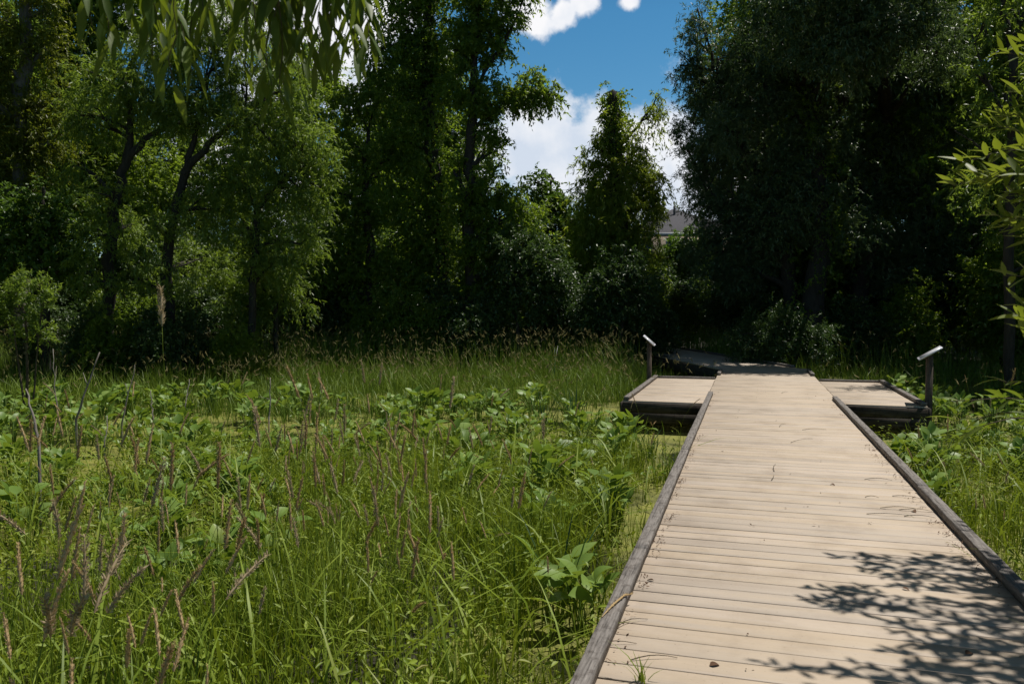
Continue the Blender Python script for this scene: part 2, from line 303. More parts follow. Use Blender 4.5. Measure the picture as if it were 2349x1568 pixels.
def build_boardwalk():
    t = thing('boardwalk', (.375, 8, DZ), 'long tan plank boardwalk with grey kerb timbers running into the dark trees', 'boardwalk')
    mb = MB(); boards(mb, XL+.005, XR-.005, -3.2, 20.35, DZ); part(mb, 'decking', M['deck'], t)
    mb = MB(); boards(mb, -1.01, 1.01, -.35, 11.6, DZ-.005, Mx=M2); part(mb, 'decking', M['deck'], t)
    mb = MB(); boards(mb, -1.01, 1.01, -.55, 9, DZ-.010, Mx=M3); part(mb, 'decking', M['deck'], t)
    for (p, q) in (((-.588, -3), (-.588, 1.45)), ((-.588, 1.457), (-.588, 4.62)), ((-.586, 4.626), (-.588, 8.02)), ((-.590, 8.03), (-.585, 13.75)),
                   ((-.59, 17.75), (-.585, 18.95)), ((1.34, -3), (1.34, 2.9)), ((1.34, 2.906), (1.34, 6.9)), ((1.345, 6.915), (1.338, 13.55)), ((1.345, 18.1), (1.35, 19.5))):
        mb = MB(); kerb(mb, (*p, 0), (*q, 0)); part(mb, 'kerb_timber', M['kerb'], t)
    for (a, b, mm) in (((.965, .5), (.965, 11.3), M2), ((1.0, .3), (1.0, 8), M3), ((-.965, 4.5), (-.965, 11), M2)):
        p, q = mm @ Vector((*a, 0)), mm @ Vector((*b, 0)); mb = MB(); kerb(mb, p, q, z0=DZ-.001); part(mb, 'kerb_timber', M['kerb'], t)
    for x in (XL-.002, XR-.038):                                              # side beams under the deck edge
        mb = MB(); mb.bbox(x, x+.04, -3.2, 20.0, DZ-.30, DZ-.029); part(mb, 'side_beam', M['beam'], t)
    for x in (-1.01, .97):
        mb = MB(); mb.bbox(x, x+.04, -.1, 11.5, DZ-.31, DZ-.034, .006, M2); part(mb, 'side_beam', M['beam'], t)
    for y in np.arange(-1.5, 20, 2.45):
        for x in (XL+.06, XR-.16):
            mb = MB(); mb.bbox(x, x+.1, y, y+.1, -.4, DZ-.03); part(mb, 'support_post', M['post'], t)
    for y in (2.2, 5.5, 9.0):
        for x in (-.94, .84):
            mb = MB(); mb.bbox(x, x+.1, y, y+.1, -.4, DZ-.035, .006, M2); part(mb, 'support_post', M['post'], t)
build_boardwalk()
def build_platform(x0, x1, y0, y1, label, inner):
    t = thing('viewing_platform', ((x0+x1)/2, (y0+y1)/2, DZ), label, 'platform')
    mb = MB(); boards(mb, x0, x1, y0, y1, DZ-.004); part(mb, 'decking', M['deck'], t)
    ox = x0+.045 if inner == 'r' else x1-.045
    mb = MB(); kerb(mb, (ox, y0+.02, 0), (ox, y1-.02, 0), .08, None, .05); part(mb, 'kerb_timber', M['kerb'], t)
    a, b = (x0+.095, x1) if inner == 'r' else (x0, x1-.095)
    mb = MB(); kerb(mb, (a, y1-.045, 0), (b, y1-.045, 0), .08, None, .035); part(mb, 'kerb_timber', M['kerb'], t)
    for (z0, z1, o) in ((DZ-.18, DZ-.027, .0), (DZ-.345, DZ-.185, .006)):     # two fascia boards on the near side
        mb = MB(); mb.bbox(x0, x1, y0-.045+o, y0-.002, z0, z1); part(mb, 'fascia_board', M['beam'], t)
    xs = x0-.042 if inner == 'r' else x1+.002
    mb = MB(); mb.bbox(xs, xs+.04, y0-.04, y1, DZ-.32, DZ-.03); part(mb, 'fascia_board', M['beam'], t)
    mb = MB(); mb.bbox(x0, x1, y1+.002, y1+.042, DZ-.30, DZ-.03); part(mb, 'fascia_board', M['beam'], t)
    for y in (y0+.15, y1-.25):
        xx = x0+.1 if inner == 'r' else x1-.2
        mb = MB(); mb.bbox(xx, xx+.1, y, y+.1, -.4, DZ-.03); part(mb, 'support_post', M['post'], t)
build_platform(-1.88, XL-.006, 12.55, 16.85, 'square plank viewing platform with a grey kerb on the grassy left side of the boardwalk', 'r')
build_platform(XR+.006, 2.57, 13.02, 17.0, 'square plank viewing platform on the right side of the boardwalk beside duckweed', 'l')

def build_sign(x, y, h, tilt_dir, label, tilt, turn, pw):
    t = thing('information_sign', (x, y, 0), label, 'sign')
    mb = MB(); mb.bbox(x-.044, x+.044, y-.044, y+.044, -.35, DZ+h-.03); part(mb, 'post', M['post'], t)
    Mx = Matrix.Translation((x, y, DZ+h)) @ Matrix.Rotation(rad(turn), 4, 'Z') @ Matrix.Rotation(tilt_dir*rad(tilt), 4, 'Y')
    mb = MB(); mb.bbox(-.12, .12, -.20, .20, -.028, -.013, .003, Mx); part(mb, 'bracket', M['post'], t)
    mb = MB(); mb.bbox(-pw/2, pw/2, -.26, .26, -.010, .010, .004, Mx); part(mb, 'panel', M['panel'], t)
    mb = MB(); mb.box(-pw/2+.03, pw/2-.03, -.235, .235, .0105, .0125, Mx); part(mb, 'printed_sheet', plain('sign sheet', (.55, .56, .6), .3, 0, 8, .25), t)
build_sign(-1.94, 16.5, .79, 1, 'small slanted information panel on a wooden post at the platform left of the boardwalk', 41, 4, .31)
build_sign(2.66, 13.42, .77, -1, 'slanted information panel on a wooden post by the platform right of the boardwalk', 32, -8, .37)

# ---------------------------------------------------------------- leaves, twigs, trees
def leaf_faces(p, d, n, Ln, Wd, fold=.12, droop=.10):
    """diamond leaves folded along the midrib; arrays of N"""
    d = unit(d); s = unit(np.cross(d, n)); n = np.cross(s, d); Ln = Ln[:, None]; Wd = Wd[:, None]
    v = np.stack([p, p+d*Ln*.42+s*Wd*.5+n*Wd*fold, p+d*Ln-n*Ln*droop, p+d*Ln*.42-s*Wd*.5+n*Wd*fold], 1)
    i = np.arange(len(p))[:, None]*4
    return v.reshape(-1, 3), np.concatenate([i+np.array([[0, 1, 2]]), i+np.array([[0, 2, 3]])], 1).reshape(-1, 3)
def sprays(centers, rads, ntw, nlf, L0, W0, droop=.35, outward=None, up=.5, tw_len=1.0):
    """leafy twigs round every centre: returns leaf arrays"""
    C = np.repeat(centers, ntw, 0); R = np.repeat(rads, ntw)
    d = rng.normal(size=C.shape); d[:, 2] = d[:, 2]*.7-droop*.6
    if outward is not None: d += np.repeat(outward, ntw, 0)*.7
    d = unit(d); base = C+rng.normal(size=C.shape)*R[:, None]*.32
    tl = R*rng.uniform(.6, 1.2, len(R))*tw_len
    B = np.repeat(base, nlf, 0); D = np.repeat(d, nlf, 0); T = np.repeat(tl, nlf); t = rng.uniform(.05, 1, len(B))
    pos = B+D*(T*t)[:, None]; pos[:, 2] -= droop*T*t*t*.8
    dd = unit(D*.7+rng.normal(size=D.shape)*.75+np.array([0, 0, -droop]))
    nn = rng.normal(size=D.shape)*.55+np.array([0, 0, up+.35])
    sz = rng.uniform(.65, 1.25, len(B))
    return leaf_faces(pos, dd, nn, L0*sz, W0*sz*rng.uniform(.8, 1.2, len(B)))
def limb(mb, p, q, r0, r1, n=6, k=5, sag=.12):
    p = np.asarray(p, float); q = np.asarray(q, float); t = np.linspace(0, 1, k)[:, None]; ln = np.linalg.norm(q-p)
    mid = rng.normal(size=3)*ln*sag; pts = p+(q-p)*t+mid*(4*t*(1-t))*.5+np.array([0, 0, ln*.08])*(4*t*(1-t))
    mb.tube(pts, np.linspace(r0, r1, k), n); return pts
NTREE = [0]
def tree(name, label, depth, trunks, blobs, leafmat, leaf=(.12, .035), bark='bark', dens=1.0, cl_r=.5, droop=.35, cat='tree', group=None, thick=.9, ivy=None, ntw=9, nlf=15, limbs=True):
    """trunks: [(px,py,radius[,ddepth])...]; blobs: (px,py,rx,ry[,ddepth[,density]]) in photo pixels at that depth"""
    base = at(trunks[0][0][0], trunks[0][0][1], depth); base[2] = float(ground_z(base[0], base[1]))-.05
    t = thing(name, tuple(base), label, cat, group)
    mb = MB(); spine = []
    for tr in trunks:
        P = np.array([at(q[0], q[1], depth+(q[3] if len(q) > 3 else 0)) for q in tr]); r = np.array([q[2] for q in tr])
        if tr is trunks[0] or tr[0][1] > 690: P[0, 2] = base[2]
        k = np.linspace(0, len(P)-1, (len(P)-1)*5+1); ii = np.minimum(k.astype(int), len(P)-2); fr = (k-ii)[:, None]
        Q = P[ii]*(1-fr)+P[ii+1]*fr; Q[1:-1, :2] += rng.normal(0, .35, (len(Q)-2, 2))*r.mean()
        rr = np.interp(k, np.arange(len(r)), r); mb.tube(Q, rr, 9, .06); spine.append((Q, rr))
    SPN = np.concatenate([s[0] for s in spine]); SR = np.concatenate([s[1] for s in spine])
    CL, RD, OW = [], [], []
    for b in blobs:
        px, py, rx, ry = b[:4]; dd = b[4] if len(b) > 4 else 0; dn = (b[5] if len(b) > 5 else 1)*dens
        c = at(px, py, depth+dd); s = (depth+dd)/FPX; RX, RY = rx*s, ry*s; RZ = (RX+RY)/2*thick
        n = max(4, int(dn*RX*RY*RZ**.35*50/(cl_r/.5)**2))
        u = unit(rng.normal(size=(n, 3)))*(rng.uniform(.12, 1, n)**.5)[:, None]
        p = c+u[:, :1]*RX*RGT+u[:, 1:2]*RZ*FWD+u[:, 2:]*np.array([0, 0, RY])
        p = p[p[:, 2] > base[2]+.25]; ow = unit(p-c); CL.append(p); RD.append(cl_r*rng.uniform(.6, 1.25, len(p))); OW.append(ow)
        if limbs:                                     # boughs from the trunk into the crown
            dist = np.linalg.norm(SPN-(c-np.array([0, 0, RY*.8])), axis=1)+np.where(SPN[:, 2] > c[2]+RY*.3, 3, 0); j = int(np.argmin(dist))
            lp = limb(mb, SPN[j], c, min(SR[j]*.6, .12), .03)
            for q in p[rng.permutation(len(p))[:max(3, min(14, len(p)//7))]]: limb(mb, lp[rng.integers(1, 5)], q, .026, .008, 4, 4, .15)
    CL = np.concatenate(CL); RD = np.concatenate(RD); OW = np.concatenate(OW)
    cm = MB(); cm.add(*sprays(CL, RD, ntw, nlf, leaf[0], leaf[1], droop, OW))
    part(mb, 'trunk', M[bark], t, True)
    part(cm, 'crown', M[leafmat], t)
    if ivy:
        im = MB()
        for (tr, pr, n) in ivy:
            Q, rr = spine[tr]; j = rng.integers(0, len(Q)-1, n); f = rng.uniform(0, 1, (n, 1)); p = Q[j]*(1-f)+Q[j+1]*f+rng.normal(size=(n, 3))*pr
            im.add(*sprays(p, np.full(n, .28), 5, 8, .085, .065, .5))
        part(im, 'ivy', M['ash'], t)
    NTREE[0] += len(cm.f3[0]); return t
# ---------------------------------------------------------------- the trees behind the marsh
def build_trees():
    tree('willow_tree', 'light green willow with dark forked leaning trunks at the left of the marsh', 20.5,
         [[(245,770,.18),(250,600,.155),(268,480,.14),(290,375,.115),(330,320,.08),(385,290,.05)], [(290,375,.11),(300,280,.08),(285,180,.05)],
          [(385,770,.15),(385,560,.13),(420,400,.105),(480,330,.08),(560,265,.05)], [(420,400,.09),(450,300,.06),(470,230,.04)], [(560,770,.11),(590,480,.09),(640,420,.08),(720,360,.04)]],
         [(360,200,110,75),(250,190,90,65),(470,200,105,80),(560,140,90,80),(645,210,80,75),(600,300,110,70),(690,330,75,75),(735,430,50,70),(660,430,90,55),(540,410,80,50),
          (470,480,80,50),(570,520,100,50),(350,110,80,55),(430,80,90,60),(540,50,70,55),(180,265,65,55),(630,600,75,45),(690,560,55,50),(250,290,60,40,0,.7),(400,260,80,40),(500,270,70,45),(170,380,50,50,0,.6),
          (300,520,70,50,1.5,.6),(440,600,90,50,1.5,.7),(560,640,80,40,1,.8),(420,-10,130,60,1,.7),(600,0,80,60,1,.6),(250,450,60,40,-1,.7),(230,540,60,40,-1,.7),(350,520,60,40,-1,.6),(400,620,70,40,-1,.6),(300,640,70,40,-1,.6),(200,620,60,40,-1,.6)], 'willow', (.135, .028), droop=.55, cl_r=.46, dens=.85)
    tree('tall_yellow_tree', 'tall yellow green tree with a straight grey trunk at the left edge', 23,
         [[(45,780,.26),(46,450,.22),(58,200,.18),(62,0,.14),(62,-200,.08)]],
         [(30,160,60,55),(105,110,60,45),(40,270,85,60),(125,240,60,45),(20,60,50,45),(105,25,50,40),(30,370,60,50),(110,330,60,45),(60,-70,110,60),(-60,200,70,120),(70,430,60,40),(-50,400,60,90)], 'willow_yellow', (.13, .04), bark='bark_grey', droop=.5)
    tree('leafy_maple', 'bright green leafy tree low at the left edge under the yellow tree', 21,
         [[(105,780,.13),(100,600,.11),(95,480,.07),(100,430,.04)]],
         [(100,470,85,45),(140,530,60,55),(40,520,60,50),(90,560,90,50),(20,600,60,50),(150,610,50,40,0,.7),(-40,500,60,80)], 'maple', (.12, .065))
    tree('dark_tall_tree', 'tall dark leaved tree between the yellow tree and the willow', 27.5,
         [[(150,780,.26),(140,400,.2),(128,100,.17),(135,-100,.12),(140,-250,.07)]],
         [(160,70,60,75),(205,150,70,75),(190,-5,80,55),(275,40,80,55),(230,330,80,70),(170,420,70,70),(240,470,90,60),(330,450,60,50),(160,-100,140,70),(300,-70,100,60),(350,370,70,50,0,.5)], 'ash', (.14, .06), cl_r=.55)
    tree('ivy_clad_tree', 'tall dark tree with an ivy clad trunk left of the straight trunked tree', 25,
         [[(1020,790,.24),(1020,650,.22),(1000,450,.2),(985,300,.2),(975,150,.18),(975,0,.15),(970,-200,.1)], [(845,780,.15),(850,560,.13),(835,400,.09),(845,300,.05)], [(975,150,.1),(930,60,.06),(900,0,.04)]],
         [(960,60,75,65),(930,150,65,55),(985,230,60,65),(870,230,75,55),(805,235,55,45),(940,330,65,55),(880,370,75,50),(800,320,35,45),(1010,130,45,55),(870,115,45,45),(960,-60,120,55),(1015,430,50,50),
          (855,460,55,45),(800,500,55,45),(950,480,65,55),(900,560,95,55),(1000,560,55,55),(780,560,55,50),(860,640,105,50),(960,650,80,50),(900,20,50,40,0,.6),(770,440,30,50,0,.7),(760,640,70,60)], 'ash', (.125, .055), cl_r=.48, droop=.5, ivy=[(0, .3, 420)], dens=.88)
    tree('straight_tree', 'tall tree with one straight dark trunk and leafy boughs reaching towards the sky gap', 24,
         [[(1085,790,.2),(1080,640,.185),(1078,450,.165),(1080,300,.145),(1090,170,.115),(1100,60,.08),(1110,-60,.06)], [(1090,200,.06),(1150,110,.045),(1190,30,.03)], [(1080,300,.07),(1160,235,.05),(1245,205,.03)]],
         [(1110,60,50,50),(1168,52,38,44),(1080,25,55,45),(1138,120,38,35),(1050,110,45,45),(1130,-50,105,50),(1200,-10,35,30),(1228,205,48,42),(1262,218,24,38),(1192,232,45,42),(1120,220,65,40),(1060,210,45,45),
          (1118,285,42,32),(1128,350,24,40),(1120,430,50,45),(1160,440,30,30),(1055,480,55,45),(1170,500,75,50),(1105,570,75,55),(1200,585,65,55),(1130,650,80,40),(1040,390,30,40,0,.6)], 'ash', (.12, .048), cl_r=.37, droop=.55, dens=.88)
    tree('young_maple', 'fresh green rounded tree under the white cloud in the middle', 30,
         [[(1270,780,.16),(1268,600,.13),(1265,460,.08),(1262,400,.04)]],
         [(1256,448,36,28),(1280,468,24,28),(1226,418,26,24),(1250,490,60,45),(1300,520,40,40),(1220,540,60,50)], 'maple', (.13, .075), cl_r=.5)
    tree('vine_covered_snag', 'broken trunk overgrown with vines above yellow green willow foliage', 26,
         [[(1425,785,.24),(1420,500,.22),(1412,330,.20),(1406,212,.17)], [(1420,340,.06),(1462,290,.04),(1500,240,.025)]],
         [(1500,238,30,28,0,.35),(1492,268,34,25,0,.3),(1366,335,28,28),(1362,375,24,35),(1420,375,55,45),(1455,420,60,45),(1400,440,60,45),(1502,425,40,50),(1362,460,40,50),(1440,320,36,30),(1470,380,40,40),(1340,430,26,40),(1508,462,20,36),(1345,510,40,40),(1400,290,30,40),(1430,500,95,50),(1350,530,40,40),(1400,580,80,40),(1488,505,24,40),(1385,545,60,45),(1470,560,60,40)],
         'snag', (.15, .036), cl_r=.42, droop=.8, ivy=[(0, .18, 300)], dens=.72)
    # ivy thick round the broken top
    tree('leaning_willow', 'grey green willow leaning left over the boardwalk gap', 25,
         [[(1850,790,.25),(1790,520,.2),(1730,400,.165),(1690,300,.12),(1650,200,.07),(1630,110,.04)], [(1730,400,.1),(1760,260,.07),(1750,120,.04)], [(1790,520,.08),(1690,470,.05),(1620,440,.03)]],
         [(1600,95,38,55),(1645,135,45,55),(1585,190,36,50),(1640,220,55,50),(1700,190,55,55),(1590,285,42,50),(1645,345,50,45),(1600,395,40,42),(1680,440,60,50),(1625,475,45,35),(1690,280,55,50),(1745,330,60,50),(1715,90,36,45),(1600,20,16,40),(1560,150,18,40),(1660,530,70,45),(1720,480,60,50),(1640,580,70,50),(1740,560,70,50),(1690,620,90,50),(1780,470,60,50),(1690,260,80,80,5),(1640,360,70,70,5),(1730,170,80,70,5),(1715,500,65,60,5),(1660,300,45,50,-1.5),(1630,200,50,50,1.5),(1610,420,45,45,1.5),(1575,340,25,30,0,.7)],
         'silver', (.12, .026), cl_r=.38, droop=.45, dens=.9)
    tree('massive_willow', 'massive dark willow with an ivy covered trunk right of the boardwalk', 24,
         [[(1870,795,.36),(1885,560,.31),(1870,350,.28),(1850,200,.25),(1840,60,.2),(1790,15,.14),(1720,-10,.08)], [(1870,350,.15),(1940,230,.1),(1960,100,.06)], [(1850,200,.14),(1900,60,.1),(1910,-100,.06)]],
         [(1760,60,60,55),(1800,150,55,55),(1750,200,55,60),(1830,25,75,45),(1875,100,65,55),(1800,270,75,55),(1905,200,65,65),(1885,320,85,60),(1780,390,65,55),(1860,430,85,55),(1760,-60,80,55),(1900,-70,120,60),(1800,500,80,50),(1920,520,90,50),(1930,120,90,60,-3.2),(1860,60,90,60,-3),(1980,60,90,60,-3.5),(1900,-60,140,70,-3.5),(1820,-40,90,70,-2.5),(1790,90,60,50,-2)],
         'silver', (.125, .03), cl_r=.46, droop=.5, dens=1.1, ivy=[(0, .4, 480)])
    tree('sparkling_willow', 'broad silvery willow with glinting leaves behind the right platform', 26,
         [[(1970,795,.3),(1985,560,.27),(2010,400,.24),(2040,200,.22),(2055,0,.18),(2060,-200,.1)], [(2100,795,.2),(2110,560,.17),(2150,380,.12),(2190,240,.07)], [(2040,200,.12),(2120,120,.08),(2170,60,.04)]],
         [(1980,80,75,65),(2060,40,75,60),(2140,60,75,55),(2000,200,75,65),(2100,180,85,70),(2180,170,65,70),(2212,285,40,60),(2130,300,85,60),(2020,330,85,65),(1960,420,75,55),(2080,430,85,55),(2170,415,60,50),(2205,85,38,50),(2080,-60,150,60),(2120,530,95,55),(2000,540,85,50),(2205,520,50,50),(2050,620,100,50),(2180,610,90,50),(2030,60,90,60,-6),(2110,20,90,60,-6),(1960,10,80,60,-5.5),(2050,-60,140,60,-6),(2150,120,70,50,-5),(1960,130,70,50,-5)],
         'silver', (.125, .03), cl_r=.46, droop=.5, dens=1.1)
    tree('thin_leaved_tree', 'slender dark trunked tree with a high fork and sparse leaves at the right edge', 16,
         [[(2318,838,.105),(2315,600,.095),(2320,300,.085),(2316,100,.075),(2302,20,.05),(2290,-60,.04)], [(2316,100,.06),(2345,40,.045),(2375,-40,.04)], [(2320,300,.05),(2260,180,.03),(2230,80,.015)], [(2318,420,.05),(2240,330,.02),(2190,300,.01)]],
         [(2265,60,50,45,0,.22),(2335,25,60,40,0,.25),(2280,250,55,45,0,.2),(2250,180,40,40,0,.2),(2335,230,36,50,0,.25),(2390,420,60,90,0,.5),(2285,400,45,50,0,.2),(2400,150,70,90,0,.4),(2310,-70,120,60,0,.4),(2300,540,50,50,1,.35),(2370,620,60,80,1,.5)], 'willow', (.11, .03), cl_r=.4, droop=.5, limbs=True)
    tree('marsh_sapling', 'small pale green sapling rising from the marsh grass at the far left', 14.5,
         [[(60,850,.03),(62,760,.022),(50,690,.012)], [(60,850,.02),(30,740,.014),(10,680,.008)], [(62,800,.02),(95,720,.012),(105,660,.007)]],
         [(30,670,30,22,0,.9),(75,655,32,22,0,.9),(50,710,50,26,0,.8),(100,690,18,26,0,.7),(20,745,36,26,0,.5),(85,760,30,26,0,.4)], 'willow', (.085, .020), bark='twig', cl_r=.2, dens=1.0, droop=.0, cat='sapling', limbs=True)
    tree('leafy_bush', 'round green bush beside the boardwalk bend in front of the dark willows', 21.5,
         [[(1790,840,.05),(1790,780,.04),(1785,730,.02)], [(1800,840,.04),(1850,770,.03),(1860,740,.015)]],
         [(1790,735,50,32),(1740,765,50,36),(1850,760,50,36),(1800,790,90,36),(1700,800,40,26),(1880,800,40,30)], 'shrub', (.10, .026), cl_r=.34, cat='bush', dens=1.2)
    tree('sunlit_bush', 'sunlit yellow green bush in front of the hip roofed house', 36,
         [[(1580,700,.08),(1580,600,.06),(1578,560,.03)]], [(1578,550,32,26),(1560,585,45,30),(1605,590,40,40),(1575,640,60,40)], 'maple', (.15, .07), cl_r=.5, cat='bush', dens=1.2)
    tree('pale_speckled_bush', 'grey green bush catching light below the vine covered trunk', 23,
         [[(1420,800,.06),(1425,700,.05),(1430,620,.02)]], [(1425,600,45,35),(1400,650,60,40),(1450,660,60,40),(1420,710,80,40),(1370,720,50,40)], 'shrub', (.10, .045), cl_r=.36, cat='bush')
    tree('pale_speckled_bush', 'light speckled bush at the foot of the straight trunked tree', 23,
         [[(1190,800,.06),(1185,700,.05),(1190,600,.02)]], [(1190,560,55,45),(1240,600,50,45),(1180,640,60,45),(1230,680,60,40),(1150,700,40,40),(1270,650,40,40)], 'shrub', (.10, .045), cl_r=.36, cat='bush')
    tree('low_willow_bush', 'drooping willow bush hanging over the grass below the left willow', 21.5,
         [[(640,790,.08),(630,700,.07),(640,640,.04)]], [(620,610,60,30),(660,640,60,30),(600,660,70,40),(680,690,40,30),(560,700,60,40)], 'willow', (.13, .028), cl_r=.4, cat='bush', droop=.7)
    tree('hazy_bush', 'soft green bush left of the ivy clad tree', 26,
         [[(740,790,.08),(740,700,.06),(745,560,.03)]], [(745,560,40,40),(700,620,60,50),(760,640,50,50),(730,700,70,50),(800,700,50,50)], 'shrub', (.10, .035), cl_r=.42, cat='bush')
    # understory shrubs and the wood behind: one of each kind built, then copied
    lab = 'dense dark shrub in the deep shade under the tall trees'; g = 'shaded understory shrubs'
    protos = []
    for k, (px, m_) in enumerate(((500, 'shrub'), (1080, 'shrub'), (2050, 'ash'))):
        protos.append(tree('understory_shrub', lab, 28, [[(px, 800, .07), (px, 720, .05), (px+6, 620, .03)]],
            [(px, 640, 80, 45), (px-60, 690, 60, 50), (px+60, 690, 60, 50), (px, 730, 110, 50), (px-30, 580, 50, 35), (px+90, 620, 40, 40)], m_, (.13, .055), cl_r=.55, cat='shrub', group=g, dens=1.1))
    spots = [(40,28,1.1),(130,26,.9),(230,29,1.2),(330,27,1),(420,30,1.2),(600,28.5,1.1),(700,30,1.2),(820,28,1.1),(900,30,1.25),(980,28,1.0),(1170,29,1.2),(1260,27,1),(1330,30,1.1),(1340,25.5,.8),(1440,30.5,.95),(1520,32,.8),
             (1480,25.5,.7),(1740,30,1.1),(1700,33,1.0),(1840,29,1.3),(1940,28,1.2),(2130,28,1.2),(2220,27,1.1),(2300,24,1.1),(2380,26,1.3),(2200,31,1.4),(2460,22,1.2),(-60,26,1.1),(-150,24,1.2),(2080,24.5,.7),(1960,24,.65),(1740,37,1.2),
             (290,24.5,.7),(460,24.5,.75),(780,25,.75),(880,24,.7),(1030,24,.7),(200,19.8,.55),(270,19.5,.5),(360,19.6,.55),(430,19.8,.5),(540,19.8,.5),(110,22,.6),(610,22.5,.65),(950,23.5,.7),(1120,23,.6),(1300,24,.8),(1680,33,.9),(1720,29,.9),(1600,34,.75),(1560,31,.6),(1780,27,1.0)]
    for k, (px, d, s) in enumerate(spots):
        p = at(px, 790, d); p[2] = float(ground_z(p[0], p[1]))-.05; dup(protos[k % 3], p, random.uniform(0, 6.28), s*random.uniform(.9, 1.1))
    lab = 'dim tall tree standing in the wood behind the front row'; g = 'trees of the wood behind'
    back = []
    for px, m_ in ((700, 'ash'), (990, 'willow')):
        back.append(tree('back_tree', lab, 34, [[(px, 760, .25), (px, 500, .2), (px+10, 300, .15), (px, 100, .08)]],
            [(px, 150, 80, 60), (px-60, 230, 70, 60), (px+60, 240, 70, 60), (px, 310, 90, 60), (px-80, 350, 60, 60), (px+80, 360, 60, 60), (px, 420, 100, 60), (px-50, 500, 80, 50), (px+60, 510, 80, 50)], m_, (.17, .07), cl_r=.75, group=g, dens=1.0))
    for k, (px, d, s) in enumerate([(20,36,1.2),(120,40,1.2),(300,38,.95),(430,39,.9),(560,40,.85),(930,38,1.0),(1040,44,.8),(1800,36,.85),(1920,40,.95),(2020,36,.9),(2150,38,1.0),(2260,40,1.05),(2360,35,.8),(2480,36,1.2),(2600,30,1.2),(-120,30,1.2),(-260,28,1.2),(860,44,.9),(1960,27,1.15),(2280,28,1.2),(1760,29.5,1.15),(2420,22,1.1),(2560,19,1.1)]):
        p = at(px, 760, d); p[2] = float(ground_z(p[0], p[1]))-.05; dup(back[k % 2], p, random.uniform(0, 6.28), s)
    for sgn in (-1, 1):                                # the wood goes on either side of the view
        for k in range(7):
            a = sgn*rad(39+7*k)-0; r = random.uniform(24, 30)-1.0*k; p = np.array([0, 0, 0.])+FWD*r*math.cos(a)+RGT*r*math.sin(a); p[2] = max(0, float(ground_z(p[0], p[1])))-.1; dup(back[k % 2], p, random.uniform(0, 6.28), random.uniform(1.0, 1.3))
            q = p*.93; q[2] = p[2]; dup(protos[k % 3], q, random.uniform(0, 6.28), random.uniform(1.0, 1.3))
            q = p*1.06+RGT*1.5; q[2] = p[2]; dup(protos[(k+1) % 3], q, random.uniform(0, 6.28), random.uniform(1.1, 1.4))
build_trees()

# ---------------------------------------------------------------- houses and wires far behind
M['roof'] = plain('grey shingles', (.048, .046, .054), .9, 0, 12, .3); M['roof_red'] = plain('brown shingles', (.16, .09, .08), .9, 0, 12, .3)
M['siding'] = plain('tan siding', (.33, .27, .21), .8, 0, 6, .1); M['white'] = plain('white trim', (.42, .43, .44), .5, 0, 5, .05); M['glass'] = plain('window glass', (.05, .07, .09), .08, 0, 5, .1)
M['brick'] = plain('brick wall', (.24, .13, .10), .9, 0, 30, .3); M['metal'] = plain('dark pipe', (.02, .02, .02), .5)
def house(px, pyeave, depth, w, d, rise, label, wall, roofm, wins, rot=0, ridge=.25):
    c = at(px, pyeave, depth); gz = float(ground_z(c[0], c[1])); h = c[2]-gz
    t = thing('house', (c[0], c[1], gz), label, 'house'); t.rotation_euler.z = YAW+rot
    def pt(mb, n, m, par=t): return mb.build(n, m, par)
    mb = MB(); mb.box(-w/2, w/2, -d/2, d/2, -1, h); pt(mb, 'wall', M[wall])
    o = .45; rl = w*ridge/2; mb = MB()
    mb.add([(-w/2-o, -d/2-o, h), (w/2+o, -d/2-o, h), (w/2+o, d/2+o, h), (-w/2-o, d/2+o, h), (-rl, 0, h+rise), (rl, 0, h+rise)], [[0, 1, 5, 4], [2, 3, 4, 5]])
    mb.add([(-w/2-o, -d/2-o, h), (w/2+o, -d/2-o, h), (w/2+o, d/2+o, h), (-w/2-o, d/2+o, h), (-rl, 0, h+rise), (rl, 0, h+rise)], [[1, 2, 5], [3, 0, 4]])
    roof = pt(mb, 'roof', M[roofm])
    mb = MB(); mb.tube([(rl*.4-.2, -1.0, h+rise*.55), (rl*.4-.2, -1.0, h+rise+.1)], .09, 8); mb.build('vent_pipe', M['metal'], roof)
    mb = MB(); mb.box(-w/2-o, w/2+o, -d/2-o-.03, -d/2-o, h-.22, h+.02); mb.box(-w/2-o, w/2+o, -d/2-o, -d/2-.01, h-.23, h-.2); pt(mb, 'eaves_trim', M['white'])
    for (x, z, ww, hh) in wins:
        f = MB(); f.box(x-ww/2-.1, x+ww/2+.1, -d/2-.07, -d/2-.003, h+z-hh/2-.1, h+z+hh/2+.1); fo = pt(f, 'window', M['white'])
        g = MB(); g.box(x-ww/2, x-.03, -d/2-.085, -d/2-.072, h+z-hh/2, h+z+hh/2); g.box(x+.03, x+ww/2, -d/2-.085, -d/2-.072, h+z-hh/2, h+z+hh/2); g.build('pane', M['glass'], fo)
house(1545, 546, 60, 8.2, 7.4, 2.15, 'house with a grey hip roof and white windows seen between the middle trees', 'siding', 'roof', [(-3, -1.2, 1.2, 1.6), (-.6, -1.2, 1.2, 1.6), (2, -1.2, 1.2, 1.6), (-2, -4, 1.2, 1.6), (2, -4, 1.2, 1.6)], ridge=.03)
house(1800, 520, 62, 11, 8, 2.0, 'brick house with a brownish red roof glimpsed through the dark right willows', 'brick', 'roof_red', [(-3, -1.4, 1.2, 1.6), (0, -1.4, 1.2, 1.6), (3, -1.4, 1.2, 1.6)])
house(2330, 560, 52, 9, 8, 1.8, 'pale house with white windows glimpsed behind the slender tree at the right', 'siding', 'roof', [(-2.6, -1.7, 1, 1.7), (0, -1.7, 1, 1.7), (2.6, -1.7, 1, 1.7)])
